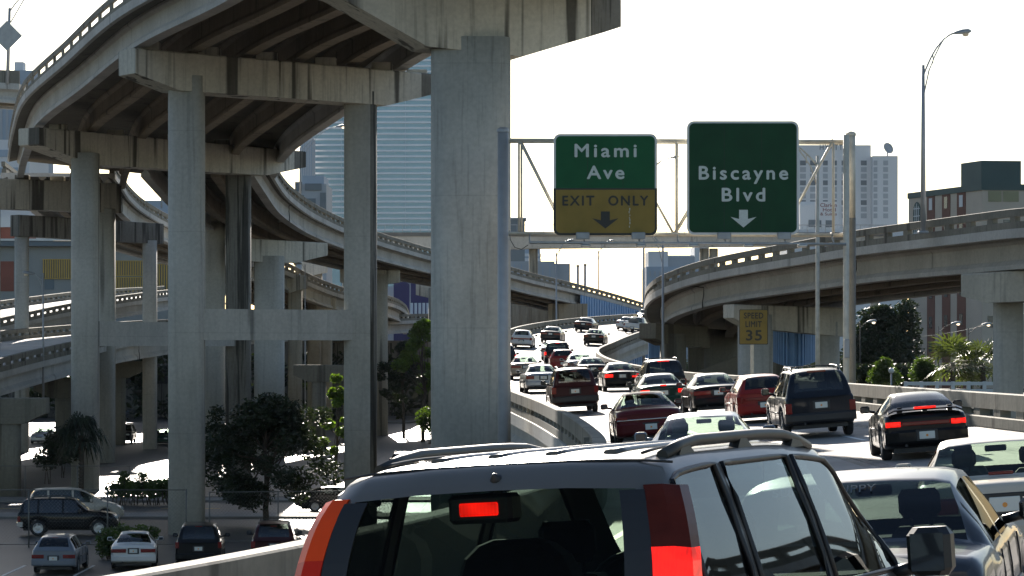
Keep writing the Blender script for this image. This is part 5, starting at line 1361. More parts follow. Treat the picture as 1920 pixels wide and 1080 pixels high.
# pole with the back of a diamond sign at the upper left
q = W(14, 157, 190.5); t0 = thing('street_lamp', 'lamp post at the upper left corner, standing behind a diamond sign', 'street lamp', (q.x, 190.5, q.z), 'highway street lamps')
mb = MB(); e = W(18, 15, 190.5); mb.tube(q, e, .13, .09, n=10); mb.build('pole', M['alu'], t0)
mb = MB(); mb.path([W(18, 22, 190.5), W(30, 5, 190.5), W(46, -12, 190.5), W(70, -24, 190.5)], .045, 6); mb.path([W(20, 42, 190.5), W(34, 18, 190.5), W(50, -10, 190.5)], .04, 6); mb.build('arm', M['alu'], t0)
q = W(13, 67, 190); d0 = thing('warning_sign', 'grey back of a diamond warning sign high at the upper left edge', 'sign', (q.x, 190, q.z))
mb = MB(); plate(mb, [(1.02, 0), (0, 1.02), (-1.02, 0), (0, -1.02)], (q.x, 190, q.z), .05); mb.build('panel', M['sign_back'], d0)
mb = MB(); mb.box(q.x-.05, q.x+.05, 190.06, 190.14, q.z-1.0, q.z+.95); mb.build('bracket', M['galv'], d0)
# utility poles and the wire
pl = thing('power_line', 'thin sagging wire crossing in front of the brown-striped building', 'wire', (W(1630, 0, 262).x, 262, 0))
a, b = W(1632, 633, 262), W(1960, 572, 250); mb = MB(); mb.path([a.lerp(b, t) - Vector((0, 0, .9*4*t*(1-t))) for t in [k/24 for k in range(25)]], .022, 5); mb.build('cable', plain('pale_wire', (.55, .5, .38), .5), pl)
mb = MB(); mb.tube((a.x, a.y, 0), (a.x, a.y, a.z+.3), .11, .09, n=8); mb.build('pole', M['bark'], pl)
# vehicle at the right-hand ramp tip; glowing headlamps stand in for a sun glint
car('sedan', V['sedan_wide'], 'dark vehicle facing the camera with a sun glint built as glowing headlamps at the tip of the right-hand ramp', (1213, 331), 186, PC['charcoal'], z=11.75, roll=0, group=Gq, mats={'HEAD': 'headlamp_glint'})

# ------------------------------------------------------------------ fences by the parking lot, small rail on the right
M['fence'] = plain('fence_wire', (.14, .14, .13), .6, .3)
def fence(label, p0, p1, n, h=2.3, mat='fence'):
    p0, p1 = Vector(p0), Vector(p1); rt = thing('wire_fence', label, 'fence', p0, 'wire fences round the parking lot')
    for k in range(n+1):
        p = p0.lerp(p1, k/n); mb = MB(); mb.tube(p, p + Vector((0, 0, h+.03)), .032, n=8); mb.build('post', M[mat], rt)
    for z in (.12, h):
        mb = MB(); mb.tube(p0 + Vector((0, 0, z)), p1 + Vector((0, 0, z)), .022, n=6); mb.build('rail', M[mat], rt)
    mb = MB(); d = (p1-p0); L_ = d.length; d.normalize(); s = .16; m = int(L_/s); hh = h-.12
    for k in range(-int(hh/s), m):
        for sg in (1, -1):
            x0 = k*s; x1 = x0 + hh; z0_, z1_ = (.12, h) if sg > 0 else (h, .12)
            c0, c1 = max(0, x0), min(L_, x1)
            if c1 - c0 < .05: continue
            f0, f1 = (c0-x0)/(x1-x0), (c1-x0)/(x1-x0)
            mb.tube(p0 + d*c0 + Vector((0, 0, z0_ + (z1_-z0_)*f0)), p0 + d*c1 + Vector((0, 0, z0_ + (z1_-z0_)*f1)), .0022, n=3)
    mb.build('wire_mesh', M['fence'], rt)
    return rt
fence('wire fence in front of the black utility vehicle at the lower left', (-24.5, 124, 0), (-14.2, 124, 0), 3, 2.5)
fence('wire fence between the second pier and the dark tree', (-13.4, 126, 0), (-7.4, 127, 0), 2, 2.3)
fence('long wire fence along the far side of the street', (-34, 163.6, 0), (-4, 163.6, 0), 10, 1.9)
Y = 196; rt = thing('white_fence', 'white rail fence below the palms, just above the right barrier', 'fence', (W(1700, 0, Y).x, Y, 0))
a, b = W(1698, 722, Y), W(1905, 722, Y)
for k in range(8):
    x = a.x + (b.x-a.x)*k/7; mb = MB(); mb.rbox(x-.12, x+.12, Y-.1, Y+.1, 0, CAMZ-2.32, .02); mb.build('post', M['sign_white'], rt)
for z in (CAMZ-2.45, CAMZ-2.95, CAMZ-3.5):
    mb = MB(); mb.rbox(a.x, b.x, Y-.04, Y+.04, z-.14, z+.10, .01); mb.build('rail', M['sign_white'], rt)
# raised planting ground on the right so the palms and the fence stand on earth
mb = MB(); mb.hexa([(16, 190, -.2), (75, 190, -.2), (75, 288, -.2), (16, 288, -.2), (18, 192, 4.6), (75, 192, 4.6), (75, 286, 4.6), (18, 286, 4.6)]); structure(mb.build('embankment', M['soil']))
# ------------------------------------------------------------------ buildings
def far(name, c, rough=.7): return plain(name, c, rough, vary=.04, scale=.05)
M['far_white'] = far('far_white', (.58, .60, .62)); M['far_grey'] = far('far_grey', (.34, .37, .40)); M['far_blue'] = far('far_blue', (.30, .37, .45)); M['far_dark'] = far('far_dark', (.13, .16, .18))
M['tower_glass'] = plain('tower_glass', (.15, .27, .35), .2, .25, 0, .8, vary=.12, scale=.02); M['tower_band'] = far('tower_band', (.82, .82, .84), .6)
M['win_dark'] = plain('window_dark', (.05, .06, .065), .2, spec=.8, vary=.4, scale=.3); M['win_green'] = plain('window_olive', (.16, .165, .09), .25, vary=.2, scale=.3)
M['brown'] = plain('brown_stripe', (.15, .066, .045), .8, vary=.08, scale=.5); M['beige'] = plain('beige_wall', (.47, .41, .34), .85, vary=.07, scale=.4); M['greydark'] = plain('slate_parapet', (.05, .088, .085), .7, vary=.08, scale=.4)
M['terracotta'] = plain('terracotta_panel', (.24, .08, .055), .8, vary=.12, scale=.4); M['slat'] = plain('yellow_slat', (.50, .34, .10), .7, vary=.1, scale=.5); M['purple'] = plain('purple_wall', (.05, .045, .13), .8, vary=.08, scale=.4)
M['grey_wall'] = plain('grey_wall', (.27, .28, .27), .85, vary=.08, scale=.3)
def building(name, label, px0, px1, py0, Y, depth, mat, cat='building', bottom=0.0):
    a, b = W(px0, py0, Y), W(px1, py0, Y); rt = thing(name, label, cat, ((a.x+b.x)/2, Y, 0))
    mb = MB(); mb.box(a.x, b.x, Y, Y+depth, bottom, a.z); mb.build('wall', mat, rt)
    return rt, a, b
# the striped glass tower
Y = 1300; t, a, b = building('glass_tower', 'tall blue glass tower with white floor bands behind the overhead ramp', 585, 872, 52, Y, 60, M['tower_glass'], 'tower')
py = 60.0; 
while py < 446:
    z = W(0, py, Y).z; mb = MB(); mb.box(a.x-.35, b.x+.35, Y-.45, Y+59, z-.42, z+.42); mb.build('floor_band', M['tower_band'], t); py += 10.6
for px in (640, 700, 760, 820):
    p = W(px, 0, Y); mb = MB(); mb.box(p.x-.12, p.x+.12, Y-.2, Y+.1, 0, a.z-.3); mb.build('mullion', M['far_blue'], t)
mb = MB(); mb.box(a.x+8, b.x-8, Y+10, Y+50, a.z, a.z+6); mb.build('roof', M['far_white'], t)
t, a, b = building('white_tower', 'narrow white tower just left of the striped glass tower', 563, 584, 256, 1270, 25, M['far_white'], 'tower')
for k in range(5):
    x = a.x + .9 + k*.95; mb = MB(); mb.box(x, x+.4, 1269.8, 1270.1, 0, a.z-2); mb.build('window', M['far_blue'], t)
t, a, b = building('office_block', 'grey stepped office block with dark windows below the narrow white tower', 553, 612, 345, 760, 25, M['far_grey'])
mb = MB(); c, d = W(566, 328, 758), W(606, 328, 758); mb.box(c.x, d.x, 761, 780, a.z, c.z); mb.build('upper_storey', M['far_blue'], t)
for (x0, x1, y0, y1) in ((553, 566, 341, 358), (572, 603, 344, 357), (600, 611, 361, 400), (556, 570, 366, 385), (576, 592, 372, 396)):
    p, q = W(x0, y0, 759.7), W(x1, y1, 759.7); mb = MB(); mb.box(p.x, q.x, 759.6, 760.2, q.z, p.z); mb.build('window', M['far_dark'], t)
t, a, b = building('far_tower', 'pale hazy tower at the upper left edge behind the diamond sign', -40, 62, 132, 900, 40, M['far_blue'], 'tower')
for k in range(9):
    x = a.x + 1.2 + k*1.85; mb = MB(); mb.box(x, x+.8, 899.7, 900.1, 0, a.z-3); mb.build('window_strip', M['far_grey'], t)
mb = MB(); p = W(30, 132, 900); mb.box(p.x-1.4, p.x+1.4, 905, 910, p.z, p.z+3.2); mb.build('roof', M['far_white'], t)
t, a, b = building('white_block', 'white block at the left edge between the ramp levels', -60, 55, 262, 480, 20, M['far_white'])
for k in range(3):
    z = a.z - 2.2 - k*3; mb = MB(); mb.box(a.x+1, b.x-.6, 479.8, 480.1, z-.7, z+.5); mb.build('window', M['far_blue'], t)
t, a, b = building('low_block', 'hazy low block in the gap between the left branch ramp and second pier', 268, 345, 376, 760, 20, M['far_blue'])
mb = MB(); p, q = W(310, 352, 762), W(330, 376, 762); mb.box(p.x, q.x, 765, 775, q.z, p.z); mb.build('upper_storey', M['far_grey'], t)
fl = thing('floodlight_rack', 'small floodlight rack on the skyline left of the second pier', 'floodlights', (W(303, 0, 700).x, 700, W(0, 376, 700).z-3))
mb = MB(); p = W(303, 352, 700); mb.tube((p.x, 700, p.z-5), (p.x, 700, p.z), .22, n=6); mb.build('mast', M['far_grey'], fl)
for r in range(3):
    for c in range(4):
        x = p.x - 1.4 + c*.95; z = p.z - .9 + r*1.0; mb = MB(); mb.rbox(x-.3, x+.3, 699.7, 700.2, z-.28, z+.28, .06); mb.build('floodlight', M['far_dark'], fl)
# right of the broad column
t, a, b = building('warehouse', 'long grey-blue warehouse behind the descending ramp', 930, 1040, 490, 640, 30, M['far_grey'])
mb = MB(); c, d = W(1040, 494, 641), W(1069, 494, 641); mb.box(c.x, d.x, 642, 668, 0, c.z); mb.build('wing', M['far_grey'], t)
for k in range(8):
    x = a.x + .8 + k*1.6; mb = MB(); mb.box(x, x+.25, 639.8, 640.1, 0, a.z-.6); mb.build('pilaster', M['far_blue'], t)
t, a, b = building('office_block', 'blue office block with light floor bands beside the broad near column', 930, 1013, 440, 800, 20, M['far_blue'])
for k in range(3):
    z = W(0, 478+k*9, 800).z; mb = MB(); mb.box(a.x-.2, b.x+.2, 799.7, 820, z-.4, z+.4); mb.build('floor_band', M['far_white'], t)
t, a, b = building('roof_block', 'small dark rooftop block behind the left end of the sign gantry', 957, 984, 411, 700, 12, M['far_dark'])
mb = MB(); mb.box(a.x-.4, b.x+.4, 699.6, 712.4, a.z, a.z+.4); mb.build('roof', M['far_grey'], t)
for x0, x1, y0 in ((1081, 1086, 500), (1095, 1099, 498)):
    p, q = W(x0, y0, 820), W(x1, y0, 820); rt = thing('chimney', ('left' if x0 < 1090 else 'right') + ' one of two slim chimneys beyond the descending ramp', 'chimney', (p.x, 820, 0), 'slim chimneys')
    mb = MB(); mb.tube(((p.x+q.x)/2, 820, 0), ((p.x+q.x)/2, 820, p.z), .42, .36, n=12); mb.build('stack', M['far_grey'], rt)
    mb = MB(); mb.tube(((p.x+q.x)/2, 820, p.z-.02), ((p.x+q.x)/2, 820, p.z+.5), .44, .44, n=12); mb.build('rim', M['far_dark'], rt)
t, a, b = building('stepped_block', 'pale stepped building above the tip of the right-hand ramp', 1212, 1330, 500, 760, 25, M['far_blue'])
for x0, x1, y0, mt in ((1216, 1253, 471, 'far_white'), (1230, 1330, 478, 'far_white'), (1250, 1345, 481, 'far_grey'), (1303, 1330, 462, 'far_white')):
    p, q = W(x0, y0, 761), W(x1, y0, 761); mb = MB(); o = random.uniform(.5, 4); mb.box(p.x, q.x, 761+o, 780+o, a.z-.1, p.z); mb.build('upper_storey', M[mt], t)
for k in range(12):
    x = a.x + .7 + k*1.3; mb = MB(); mb.box(x, x+.55, 759.8, 760.1, a.z-2.6, a.z-1.2); mb.build('window', M['far_grey'], t)
# hotel with the dish
Y = 1250; t, a, b = building('hotel', 'pale tall hotel with columns of windows, dish on its lower roof', 1492, 1633, 272, Y, 30, M['far_white'])
c, d = W(1633, 294, Y), W(1680, 294, Y); mb = MB(); mb.hexa([(c.x, Y-6, 0), (d.x, Y-6, 0), (W(1692, 0, Y).x, Y+20, 0), (c.x, Y+20, 0), (c.x, Y-6, c.z), (d.x, Y-6, c.z), (W(1692, 0, Y).x, Y+20, c.z), (c.x, Y+20, c.z)]); mb.build('wing', M['far_white'], t)
cols = [(1500, 1511), (1519, 1529), (1543, 1552), (1560, 1569), (1578, 1588), (1614, 1625)]
for x0, x1 in cols:
    for k in range(9):
        p, q = W(x0, 301 + k*12.4, Y), W(x1, 310 + k*12.4, Y); mb = MB(); mb.box(p.x, q.x, Y-.15, Y+.2, q.z, p.z); mb.build('window', M['far_grey'] if k % 3 else M['far_dark'], t)
for x0, x1 in ((1638, 1645), (1656, 1665)):
    for k in range(9):
        p, q = W(x0, 301 + k*12.4, Y-6), W(x1, 310 + k*12.4, Y-6); mb = MB(); mb.box(p.x, q.x, Y-6.15, Y-5.8, q.z, p.z); mb.build('window', M['far_grey'], t)
lettering(t, 'HYATT', 1537, 1580, 281, 10, Y, M['far_dark'], 1.2, .01, dy=-.1)
q = W(1664, 279, Y-2); ds = thing('satellite_dish', 'round satellite dish on the lower hotel roof', 'satellite dish', (q.x, Y-2, c.z))
mb = MB(); ax = Vector((.45, -.8, .35)); mb.lathe([(0, .0), (1.3, .18), (2.2, .55), (2.6, .8), (2.55, .85), (1.3, .26), (0, .08)], q, ax, 20); mb.build('reflector', M['far_grey'], ds)
mb = MB(); mb.tube((q.x, Y-1.6, c.z), (q.x, Y-1.6, q.z), .35, n=8); mb.build('mount', M['far_grey'], ds)
Y = 1150; t, a, b = building('hotel_annex', 'lower white hotel annex with lettering, seen through the gantry truss', 1500, 1572, 378, Y, 20, M['far_white'])
mb = MB(); p = W(1500, 383, Y-4); q = W(1527, 383, Y-4); mb.box(p.x, q.x, Y-4, Y-.02, 0, p.z); mb.build('bay', M['far_white'], t)
for x0, x1 in ((1514, 1528), (1548, 1562), (1532, 1540)):
    p, q = W(x0, 413, Y), W(x1, 426, Y); mb = MB(); mb.box(p.x, q.x, Y-4.3 if x0 < 1520 else Y-.2, Y+.1, q.z, p.z); mb.build('window', M['far_dark'], t)
for s, x0, x1, bs, cp in (('Clarion', 1538, 1569, 388, 7), ('Hotel', 1543, 1567, 396.5, 6.5), ('& Suites', 1538, 1569, 404, 5.5)):
    lettering(t, s, x0, x1, bs, cp, Y, plain('far_lettering', (.20, .08, .08), .7), 1.0, .02, dy=-.1)
Y = 1000; t, a, b = building('roof_deck', 'flat parking deck roof with thin railing below the hotel annex', 1490, 1700, 430, Y, 60, M['far_white'])
mb = MB()
for k in range(30):
    x = a.x + (b.x-a.x)*k/29; mb.tube((x, Y, a.z), (x, Y, a.z+1.3), .05, n=4)
mb.tube((a.x, Y, a.z+1.3), (b.x, Y, a.z+1.3), .06, n=4); mb.build('railing', M['far_grey'], t)
# brown-striped building on the right: two faces meeting at a corner
cx, cy_ = (1842-960)*290/F, 290.0; zt = CAMZ + 307*290/F
d1_ = Vector((-5.1, 17, 0)).normalized(); d2_ = Vector((1, .12, 0)).normalized(); Lf, Rf = 17.9, 26
t = thing('striped_building', 'beige building with brown vertical stripes and slate grey top on the right', 'building', (cx, cy_, 0))
c0 = Vector((cx, cy_, 0)); cL = c0 + d1_*Lf; cR = c0 + d2_*Rf; cB = cL + d2_*Rf
def quadprism(pts, z0, z1): 
    m = MB(); m.hexa([Vector((p.x, p.y, z0)) for p in pts] + [Vector((p.x, p.y, z1)) for p in pts]); return m
quadprism([c0, cR, cB, cL], 0, zt-.62).build('wall', M['beige'], t)
o1 = Vector((-.12, -.12, 0)); quadprism([c0+o1, cR+Vector((.1, -.12, 0)), cB+Vector((.1, .1, 0)), cL+Vector((-.12, .1, 0))], zt-.62, zt).build('parapet', M['greydark'], t)
nL = Vector((-d1_.y, d1_.x, 0));  nL = nL if nL.x < 0 else -nL
def along(px):
    k = (px-960)/F; tt = (cx - cy_*k)/(d1_.y*k - d1_.x); return tt
for i, (x0, x1) in enumerate(((1739, 1753), (1767, 1782), (1795, 1811))):
    ta, tb = along(x0), along(x1); pa, pb = c0 + d1_*ta, c0 + d1_*tb
    m = MB(); m.hexa([Vector((p.x, p.y, z)) for z in (0, zt-.63) for p in (pb + nL*.06, pa + nL*.06, pa - nL*.02, pb - nL*.02)]); st = m.build('brown_stripe', M['brown'], t)
    for py0, py1, mt in ((372, 394, 'far_white' if i != 1 else 'win_dark'), (425, 445, 'win_dark'), (480, 500, 'win_dark'), (540, 560, 'win_dark'), (594, 616, 'win_dark'), (640, 660, 'win_dark'), (686, 704, 'win_dark')):
        tm_ = (ta+tb)/2; pm = c0 + d1_*tm_; hw = abs(tb-ta)*.20; Yd = pm.y
        za, zb2 = CAMZ - (py0-5*i*.6-PY0)*Yd/F, CAMZ - (py1-5*i*.6-PY0)*Yd/F
        m = MB(); pa2, pb2 = c0 + d1_*(tm_-hw), c0 + d1_*(tm_+hw); m.hexa([Vector((p.x, p.y, z)) for z in (zb2, za) for p in (pb2 + nL*.10, pa2 + nL*.10, pa2, pb2)]); m.build('window', M[mt], st)
ta, tb = along(1713), along(1727); tm_ = (ta+tb)/2; hw = abs(tb-ta)/2; Ya = (c0+d1_*tm_).y; zs_ = CAMZ + (652-400)*Ya/F
arch = [(-hw, -4), (hw, -4)] + [(hw*math.cos(q*math.pi/10), hw*1.3*math.sin(q*math.pi/10)) for q in range(11)]
pm = c0 + d1_*tm_; m = MB(); m.prism(arch, pm + nL*.07 + Vector((0, 0, zs_)), -d1_, (0, 0, 1), -nL*.08); ar = m.build('arched_window', M['greydark'], t)
m = MB()
for (u, z0_, z1_) in ((0, -3.9, hw*1.1), (-hw*.45, -3.9, hw*.8), (hw*.45, -3.9, hw*.8)):
    m.obox(pm + nL*.085 - d1_*u + Vector((0, 0, zs_ + (z0_+z1_)/2)), d1_*.045, nL*.02, Vector((0, 0, (z1_-z0_)/2)))
for z_ in (-3, -2.1, -1.2, -.3, .5):
    m.obox(pm + nL*.087 + Vector((0, 0, zs_+z_)), d1_*hw*.8, nL*.02, Vector((0, 0, .05)))
m.build('muntin', M['far_white'], ar)
# penthouse
pA = c0 + d1_*2.2 + d2_*.9; k = (1837-960)/F
quadprism([pA, pA + d2_*4.2, pA + d2_*4.2 + d1_*4.8, pA + d1_*4.8], zt, zt + (345-299)*294/F).build('penthouse', M['greydark'], t)
nR = Vector((d2_.y, -d2_.x, 0))
for u0, u1, py0, py1, mt in ((.6, 2.0, 358, 378, 'win_green'), (2.15, 3.8, 358, 378, 'win_green'), (.5, 1.4, 412, 431, 'win_dark'), (2.2, 3.6, 412, 431, 'win_dark'), (.55, 1.5, 592, 614, 'win_dark'), (2.2, 3.4, 592, 614, 'win_dark'), (.5, 1.5, 652, 672, 'win_dark'), (4.5, 6, 358, 378, 'win_green')):
    pa, pb = c0 + d2_*u0, c0 + d2_*u1; za, zb2 = CAMZ - (py0-PY0)*290/F, CAMZ - (py1-PY0)*290/F
    m = MB(); m.hexa([Vector((p.x, p.y, z)) for z in (zb2, za) for p in (pa + nR*.05, pb + nR*.05, pb - nR*.05, pa - nR*.05)]); m.build('window', M[mt], t)
# garage with slatted screens on the left
Y = 400; t, a, b = building('garage', 'grey parking garage with yellow slat screens and terracotta panels at the left', -90, 322, 462, Y, 30, M['grey_wall'])
mb = MB(); p, q = W(-90, 447, Y), W(470, 447, Y); mb.box(p.x, q.x, Y-1.2, Y+30, a.z, a.z+.55); mb.box(p.x, q.x, Y-1.0, Y+29, a.z+.55, a.z+.75); mb.build('roof', M['far_dark'], t)
mb = MB(); mb.box(p.x, q.x, Y-1.25, Y-.9, a.z+.76, a.z+1.05); mb.build('roof_edge', M['sign_white'], t)
for x0, x1 in ((-60, 26),):
    p, q = W(x0, 490, Y), W(x1, 546, Y); mb = MB(); mb.box(p.x, q.x, Y-.12, Y+.1, q.z, p.z); mb.build('panel', M['terracotta'], t)
for x0, x1, y0, y1 in ((80, 136, 487, 522), (208, 270, 490, 516), (208, 270, 521, 550), (292, 320, 496, 550)):
    n = int((x1-x0)/4.2)
    p, q = W(x0, y0, Y), W(x1, y1, Y); mb = MB(); mb.box(p.x, q.x, Y-.03, Y+.05, q.z, p.z); bk = mb.build('screen_back', M['far_dark'], t)
    mb = MB()
    for k in range(n):
        c = W(x0 + (k+.5)*(x1-x0)/n, 0, Y).x; mb.box(c-.09, c+.09, Y-.3, Y-.05, q.z, p.z)
    mb.box(p.x, q.x, Y-.27, Y-.06, q.z-.1, q.z-.005); mb.box(p.x, q.x, Y-.27, Y-.06, p.z+.005, p.z+.1); mb.build('slat_screen', M['slat'], bk)
p, q = W(84, 522, Y), W(134, 543, Y); mb = MB(); mb.box(p.x, p.x+1.3, Y-.1, Y+.1, q.z, p.z); mb.build('opening', M['far_dark'], t)
t, a, b = building('terracotta_block', 'terracotta upper block at the left edge beyond the garage', -90, 27, 426, 440, 20, M['terracotta'])
mb = MB(); mb.box(a.x, b.x+.3, 439.6, 460, a.z, a.z+1.6); mb.build('roof', M['far_white'], t)
t, a, b = building('purple_building', 'small purple building behind the tip of the low ramp', 738, 812, 528, 520, 15, M['purple'])
mb = MB(); p = W(700, 537, 530); q = W(740, 537, 530); mb.box(p.x, q.x, 531, 540, 0, p.z); mb.build('wing', M['far_white'], t)
for k in range(6):
    p = W(772 + k*7.5, 0, 516); mb = MB(); mb.tube((p.x, 516, 0), (p.x, 516, W(0, 568, 516).z), .26, n=8); mb.build('column', M['far_white'], t)
# low town beyond the ramps, closing the horizon
random.seed(11)
names = ['flat-roofed', 'stepped', 'plain', 'long', 'narrow', 'blank-walled']
# ------------------------------------------------------------------ trees and plants
def leaf_cloud(mb, clumps, n, size, seed, flat=.8):
    rnd = random.Random(seed)
    tot = sum(r**2 for _, r in clumps)
    for c, r in clumps:
        for _ in range(int(n*r*r/tot)):
            d = Vector((rnd.gauss(0, 1), rnd.gauss(0, 1), rnd.gauss(0, 1))).normalized()
            p = Vector(c) + Vector((d.x, d.y, d.z*flat))*r*(rnd.random()**.45)
            a = Vector((rnd.gauss(0, 1), rnd.gauss(0, 1), rnd.gauss(0, .6))).normalized(); b = a.cross(Vector((rnd.gauss(0, 1), rnd.gauss(0, 1), rnd.gauss(0, 1)))).normalized()
            s = size*rnd.uniform(.6, 1.4)
            mb.add([p - a*s, p + b*s*.42, p + a*s, p - b*s*.42], [(0, 1, 2, 3)])
def tree(label, base, h, rad, n, size, mat, seed, trunk_r=.16, crown0=.32, clumps_n=26, group=None, name='tree', lobes=None, flat=.75):
    base = Vector(base); rnd = random.Random(seed); rt = thing(name, label, 'tree', base, group)
    mb = MB(); tp = [base, base + Vector((rnd.uniform(-.1, .1), 0, h*crown0*.6)), base + Vector((rnd.uniform(-.25, .25), 0, h*crown0*1.05)), base + Vector((rnd.uniform(-.3, .3), 0, h*.62)), base + Vector((rnd.uniform(-.3, .3), 0, h*.9))]
    mb.path(tp, [trunk_r, trunk_r*.85, trunk_r*.75, trunk_r*.45, trunk_r*.1], 9)
    cl = []
    for k in range(clumps_n):
        a = rnd.uniform(0, 6.28); t = rnd.random()
        zf = crown0 + (1-crown0)*(rnd.random()**.8); rr = rad*math.sin(math.pi*min(1, max(.12, (zf-crown0)/(1-crown0)*.82+.16)))*(.45+.6*t)
        c = base + Vector((math.cos(a)*rr, math.sin(a)*rr, h*zf*.94)); cl.append((c, rad*rnd.uniform(.20, .36)))
        if k % 2 == 0:
            s = tp[2].lerp(tp[3], rnd.random()); mb.path([s, s.lerp(c, .5) + Vector((0, 0, -.2)), c], [trunk_r*.34, trunk_r*.22, .015], 5)
    if lobes: cl += [(Vector(c), r) for c, r in lobes]
    mb.build('trunk', M['bark'], rt)
    lm = MB(); leaf_cloud(lm, cl, n, size, seed+1, flat); lm.build('crown', M[mat], rt, recalc=False)
    return rt
def bush(label, pts, n, size, mat, seed, cat='shrub', name='shrub', group=None):
    b = Vector(pts[0][0]); b.z = 0; rt = thing(name, label, cat, b, group); rnd = random.Random(seed)
    mb = MB()
    for c, r in pts:
        for _ in range(3): mb.path([Vector((c[0]+rnd.uniform(-.2, .2), c[1], max(0, c[2]-r-.6))), Vector((c[0]+rnd.uniform(-.5, .5)*r, c[1], c[2]+r*.3))], [.03, .012], 5)
    mb.build('stem', M['bark'], rt)
    lm = MB(); leaf_cloud(lm, pts, n, size, seed, .85); lm.build('foliage', M[mat], rt, recalc=False)
    return rt
def P(px, py, Y): return W(px, py, Y)
b = P(500, 985, 139.5)
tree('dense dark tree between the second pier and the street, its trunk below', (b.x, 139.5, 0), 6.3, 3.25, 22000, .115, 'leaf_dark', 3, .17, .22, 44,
     lobes=[(P(405, 775, 138.5), .55), (P(402, 800, 138.5), .5), (P(420, 835, 138.5), .9), (P(600, 780, 139), .7), (P(585, 840, 139), .9), (P(555, 900, 139), .9), (P(440, 905, 139), 1.0)])
b = P(628, 760, 176)
tree('sunlit light green tree beside the second pier, behind the dark tree', (b.x, 176, 0), 7.4, 1.35, 3600, .12, 'leaf_bright', 5, .12, .30, 16)
b = P(781, 700, 262)
tree('tall bright tree just left of the broad near column', (b.x+.6, 262, 0), 11.6, 2.5, 7500, .17, 'leaf_bright', 8, .2, .38, 26)
b = P(757, 700, 275)
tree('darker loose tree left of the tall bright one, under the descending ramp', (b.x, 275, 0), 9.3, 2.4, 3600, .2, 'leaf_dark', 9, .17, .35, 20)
bush('small sunlit bush at the foot of the broad near column', [(P(801, 782, 200), .9), (P(805, 796, 200), .8), (P(796, 793, 200), .6)], 900, .14, 'leaf', 12)
bush('clipped hedge with bright tips behind the fence, left of the second pier', [(P(215 + k*12, 918 - 4*(k % 2), 157 + .4*(k % 3)), .62) for k in range(9)] + [(P(233, 893, 157), .35), (P(268, 893, 157), .35), (P(310, 908, 157), .4)], 6500, .095, 'leaf', 14, 'hedge', 'hedge')
bush('low shrub beside the white parked sedan', [(P(202, 1008, 117), .5), (P(196, 1030, 117), .4), (P(205, 1028, 117), .35), (P(262, 1000, 120), .45), (P(230, 998, 121), .45), (P(285, 1000, 121), .4)], 2200, .085, 'leaf', 15)
bush('scraggly dark bush in front of the sunlit patch at the left', [(P(108, 822, 168), .8), (P(122, 845, 168), 1.0), (P(100, 838, 168), .7), (P(90, 860, 168), .9)], 1500, .15, 'leaf_dark', 16)
# weeping palm at the left
def fan_palm(label, base, h, cr, nf, seed, mat, droop=.6, trunk=.16, name='palm_tree', group=None, blades=16):
    base = Vector(base); rnd = random.Random(seed); rt = thing(name, label, 'palm tree', base, group)
    mb = MB(); mb.path([base, base + Vector((.05, 0, h*.5)), base + Vector((0, 0, h))], [trunk*1.15, trunk, trunk*.95], 10)
    for k in range(int(h/.22)): mb.lathe([(trunk*1.02, 0), (trunk*1.25, .1), (trunk*1.02, .14)], base + Vector((0, 0, .1+k*.22)), (0, 0, 1), 9)
    mb.build('trunk', M['bark'], rt)
    lm = MB(); top = base + Vector((0, 0, h))
    for _ in range(nf):
        az = rnd.uniform(0, 6.28); el = rnd.uniform(-.75, 1.35); d = Vector((math.cos(az)*math.cos(el), math.sin(az)*math.cos(el), math.sin(el)))
        pl_ = cr*rnd.uniform(.35, .55); hub = top + d*pl_; u = d.cross(Vector((0, 0, 1))).normalized(); v = u.cross(d)
        lm.add([top - u*.012, top + u*.012, hub + u*.01, hub - u*.01], [(0, 1, 2, 3)])
        L_ = cr*rnd.uniform(.45, .65)
        for k in range(blades):
            a = -1.9 + 3.8*k/(blades-1); dir_ = (d*math.cos(a) + u*math.sin(a)).normalized(); s = u*math.cos(a) - d*math.sin(a)
            mid = hub + dir_*L_*.55 + v*.04; tip = hub + dir_*L_ - Vector((0, 0, droop*L_*.55)); w_ = L_*.05
            lm.add([hub, mid - s*w_, tip, mid + s*w_], [(0, 1, 2, 3)])
    lm.build('crown', M[mat], rt, recalc=False); return rt
b = P(152, 0, 166)
fan_palm('dark weeping palm in front of the left piers, fronds hanging down', (b.x, 166, 0), 3.6, 1.7, 60, 21, 'leaf_dark', 1.5, .14, blades=9)
ZG = 4.58
for lab, px, pyc, Y, cr, sd in (('leftmost and largest of three fan palms behind the right barrier', 1786, 680, 201, 2.2, 31), ('middle one of three fan palms behind the right barrier', 1818, 694, 205, 1.7, 32), ('fan palm nearest the right-hand pier, rightmost of three', 1843, 683, 203, 2.0, 33)):
    b = P(px, pyc, Y); fan_palm(lab, (b.x, Y, ZG), b.z - ZG, cr*1.12, 34, sd, 'leaf_palm', .28, .17, blades=11, group='fan palms behind the right barrier')
b = P(1655, 700, 250)
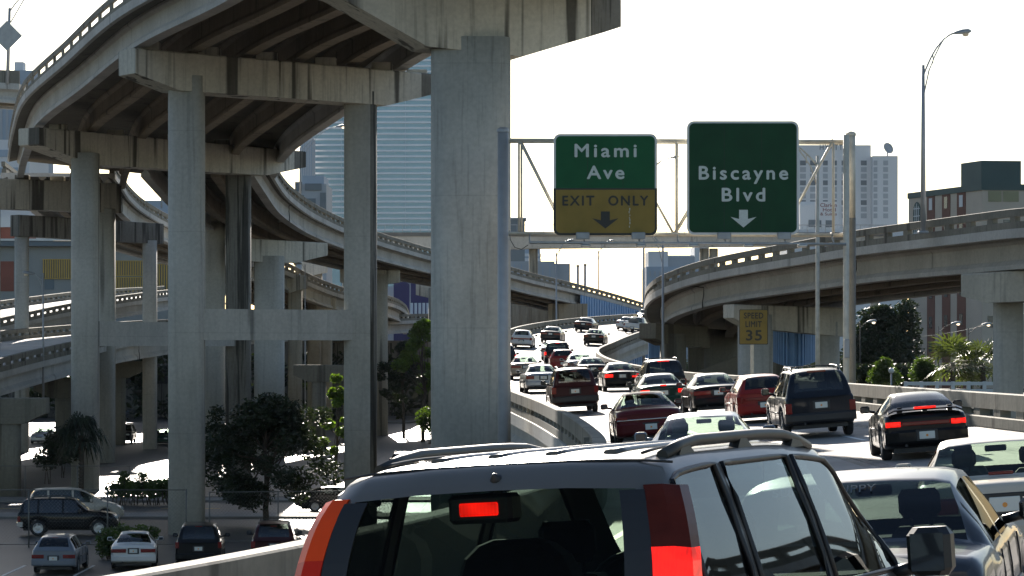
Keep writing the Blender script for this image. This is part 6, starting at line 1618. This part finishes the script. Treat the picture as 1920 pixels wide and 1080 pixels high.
tree('big dark spreading tree behind the gantry post, before the striped building', (b.x, 250, 0), 12.6, 3.4, 30000, .19, 'leaf_dark', 41, .28, .06, 64, lobes=[(P(1690, 600, 250), 1.3), (P(1668, 592, 250), 1.3), (P(1640, 610, 250), 1.5), (P(1625, 650, 250), 1.6), (P(1700, 640, 250), 1.4), (P(1618, 690, 249), 1.6), (P(1640, 705, 249), 1.7), (P(1622, 625, 249), 1.5), (P(1690, 690, 249), 1.7), (P(1705, 665, 249), 1.5), (P(1612, 655, 249), 1.5), (P(1665, 650, 248.5), 1.9), (P(1640, 680, 248), 2.0), (P(1680, 675, 248), 1.9), (P(1630, 595, 249), 1.2), (P(1704, 598, 250), 1.2), (P(1708, 622, 250), 1.1), (P(1700, 575, 250), 1.0)])
bush('bright flowering shrub above the right barrier, before the big dark tree', [(P(1655, 690, 200), .7), (P(1668, 700, 200), .7), (P(1645, 708, 200), .8), (P(1660, 680, 200), .5), (P(1675, 712, 200), .7)], 2200, .13, 'leaf', 44)
bush('leafy shrub left of the fan palms', [(P(1732, 684, 210), .8), (P(1738, 696, 210), .9), (P(1724, 700, 210), .9), (P(1745, 708, 210), .7)], 2400, .13, 'leaf', 45)
bush('dark hedge filling the gap under the big dark tree', [(P(1615 + 14*k, 702, 215), 1.0) for k in range(8)], 5000, .16, 'leaf_dark', 46, 'hedge', 'hedge')
lp = thing('globe_lamp', 'small globe lamp on a post above the right barrier', 'lamp', (P(1671, 0, 196).x, 196, 0))
q = P(1671, 695, 196); mb = MB(); mb.tube((q.x, 196, 0), (q.x, 196, q.z-.15), .06, n=8); mb.build('post', M['alu'], lp)
mb = MB(); mb.lathe([(0, -.2)] + [(.2*math.cos(a), .2*math.sin(a)) for a in [-1.2+k*.3 for k in range(9)]] + [(0, .2)], q, (0, 0, 1), 14); mb.build('globe', M['sign_white'], lp)
# distant tree line that closes the horizon
random.seed(5)
sb2 = MB()
cl = []
for k in range(150):
    x = -150 + k*3.1 + random.uniform(-1, 1)
    if -38 < x < 55 and False: continue
    cl.append((Vector((x, 470 + random.uniform(-12, 12), random.uniform(1.5, 5.5))), random.uniform(2, 4)))
for k in range(90):  # nearer row, added to darken the bright gaps between the columns
    cl.append((Vector((-66 + k*.75, 345 + random.uniform(-9, 9), random.uniform(.8, 7.2))), random.uniform(1.2, 2.2)))
leaf_cloud(sb2, cl, 34000, .55, 77, .9); tag(sb2.build('tree_line', M['leaf_dark'], recalc=False), kind='stuff')
# ------------------------------------------------------------------ hazy air
hz = MB(); hz.box(-900, 900, -60, 2100, -1, 185)
ho = hz.mesh('haze', M['conc']); ho.materials.clear()
hm = bpy.data.materials.new('haze'); hm.use_nodes = True; t = hm.node_tree
for n in list(t.nodes): t.nodes.remove(n)
o = t.nodes.new('ShaderNodeOutputMaterial'); v = t.nodes.new('ShaderNodeVolumePrincipled')
v.inputs['Color'].default_value = (.86, .91, 1.0, 1); v.inputs['Density'].default_value = .00002; v.inputs['Anisotropy'].default_value = .0
t.links.new(v.outputs[0], o.inputs['Volume'])
ho.materials.append(hm); hob = bpy.data.objects.new('haze', ho); C.objects.link(hob); hob['kind'] = 'stuff'
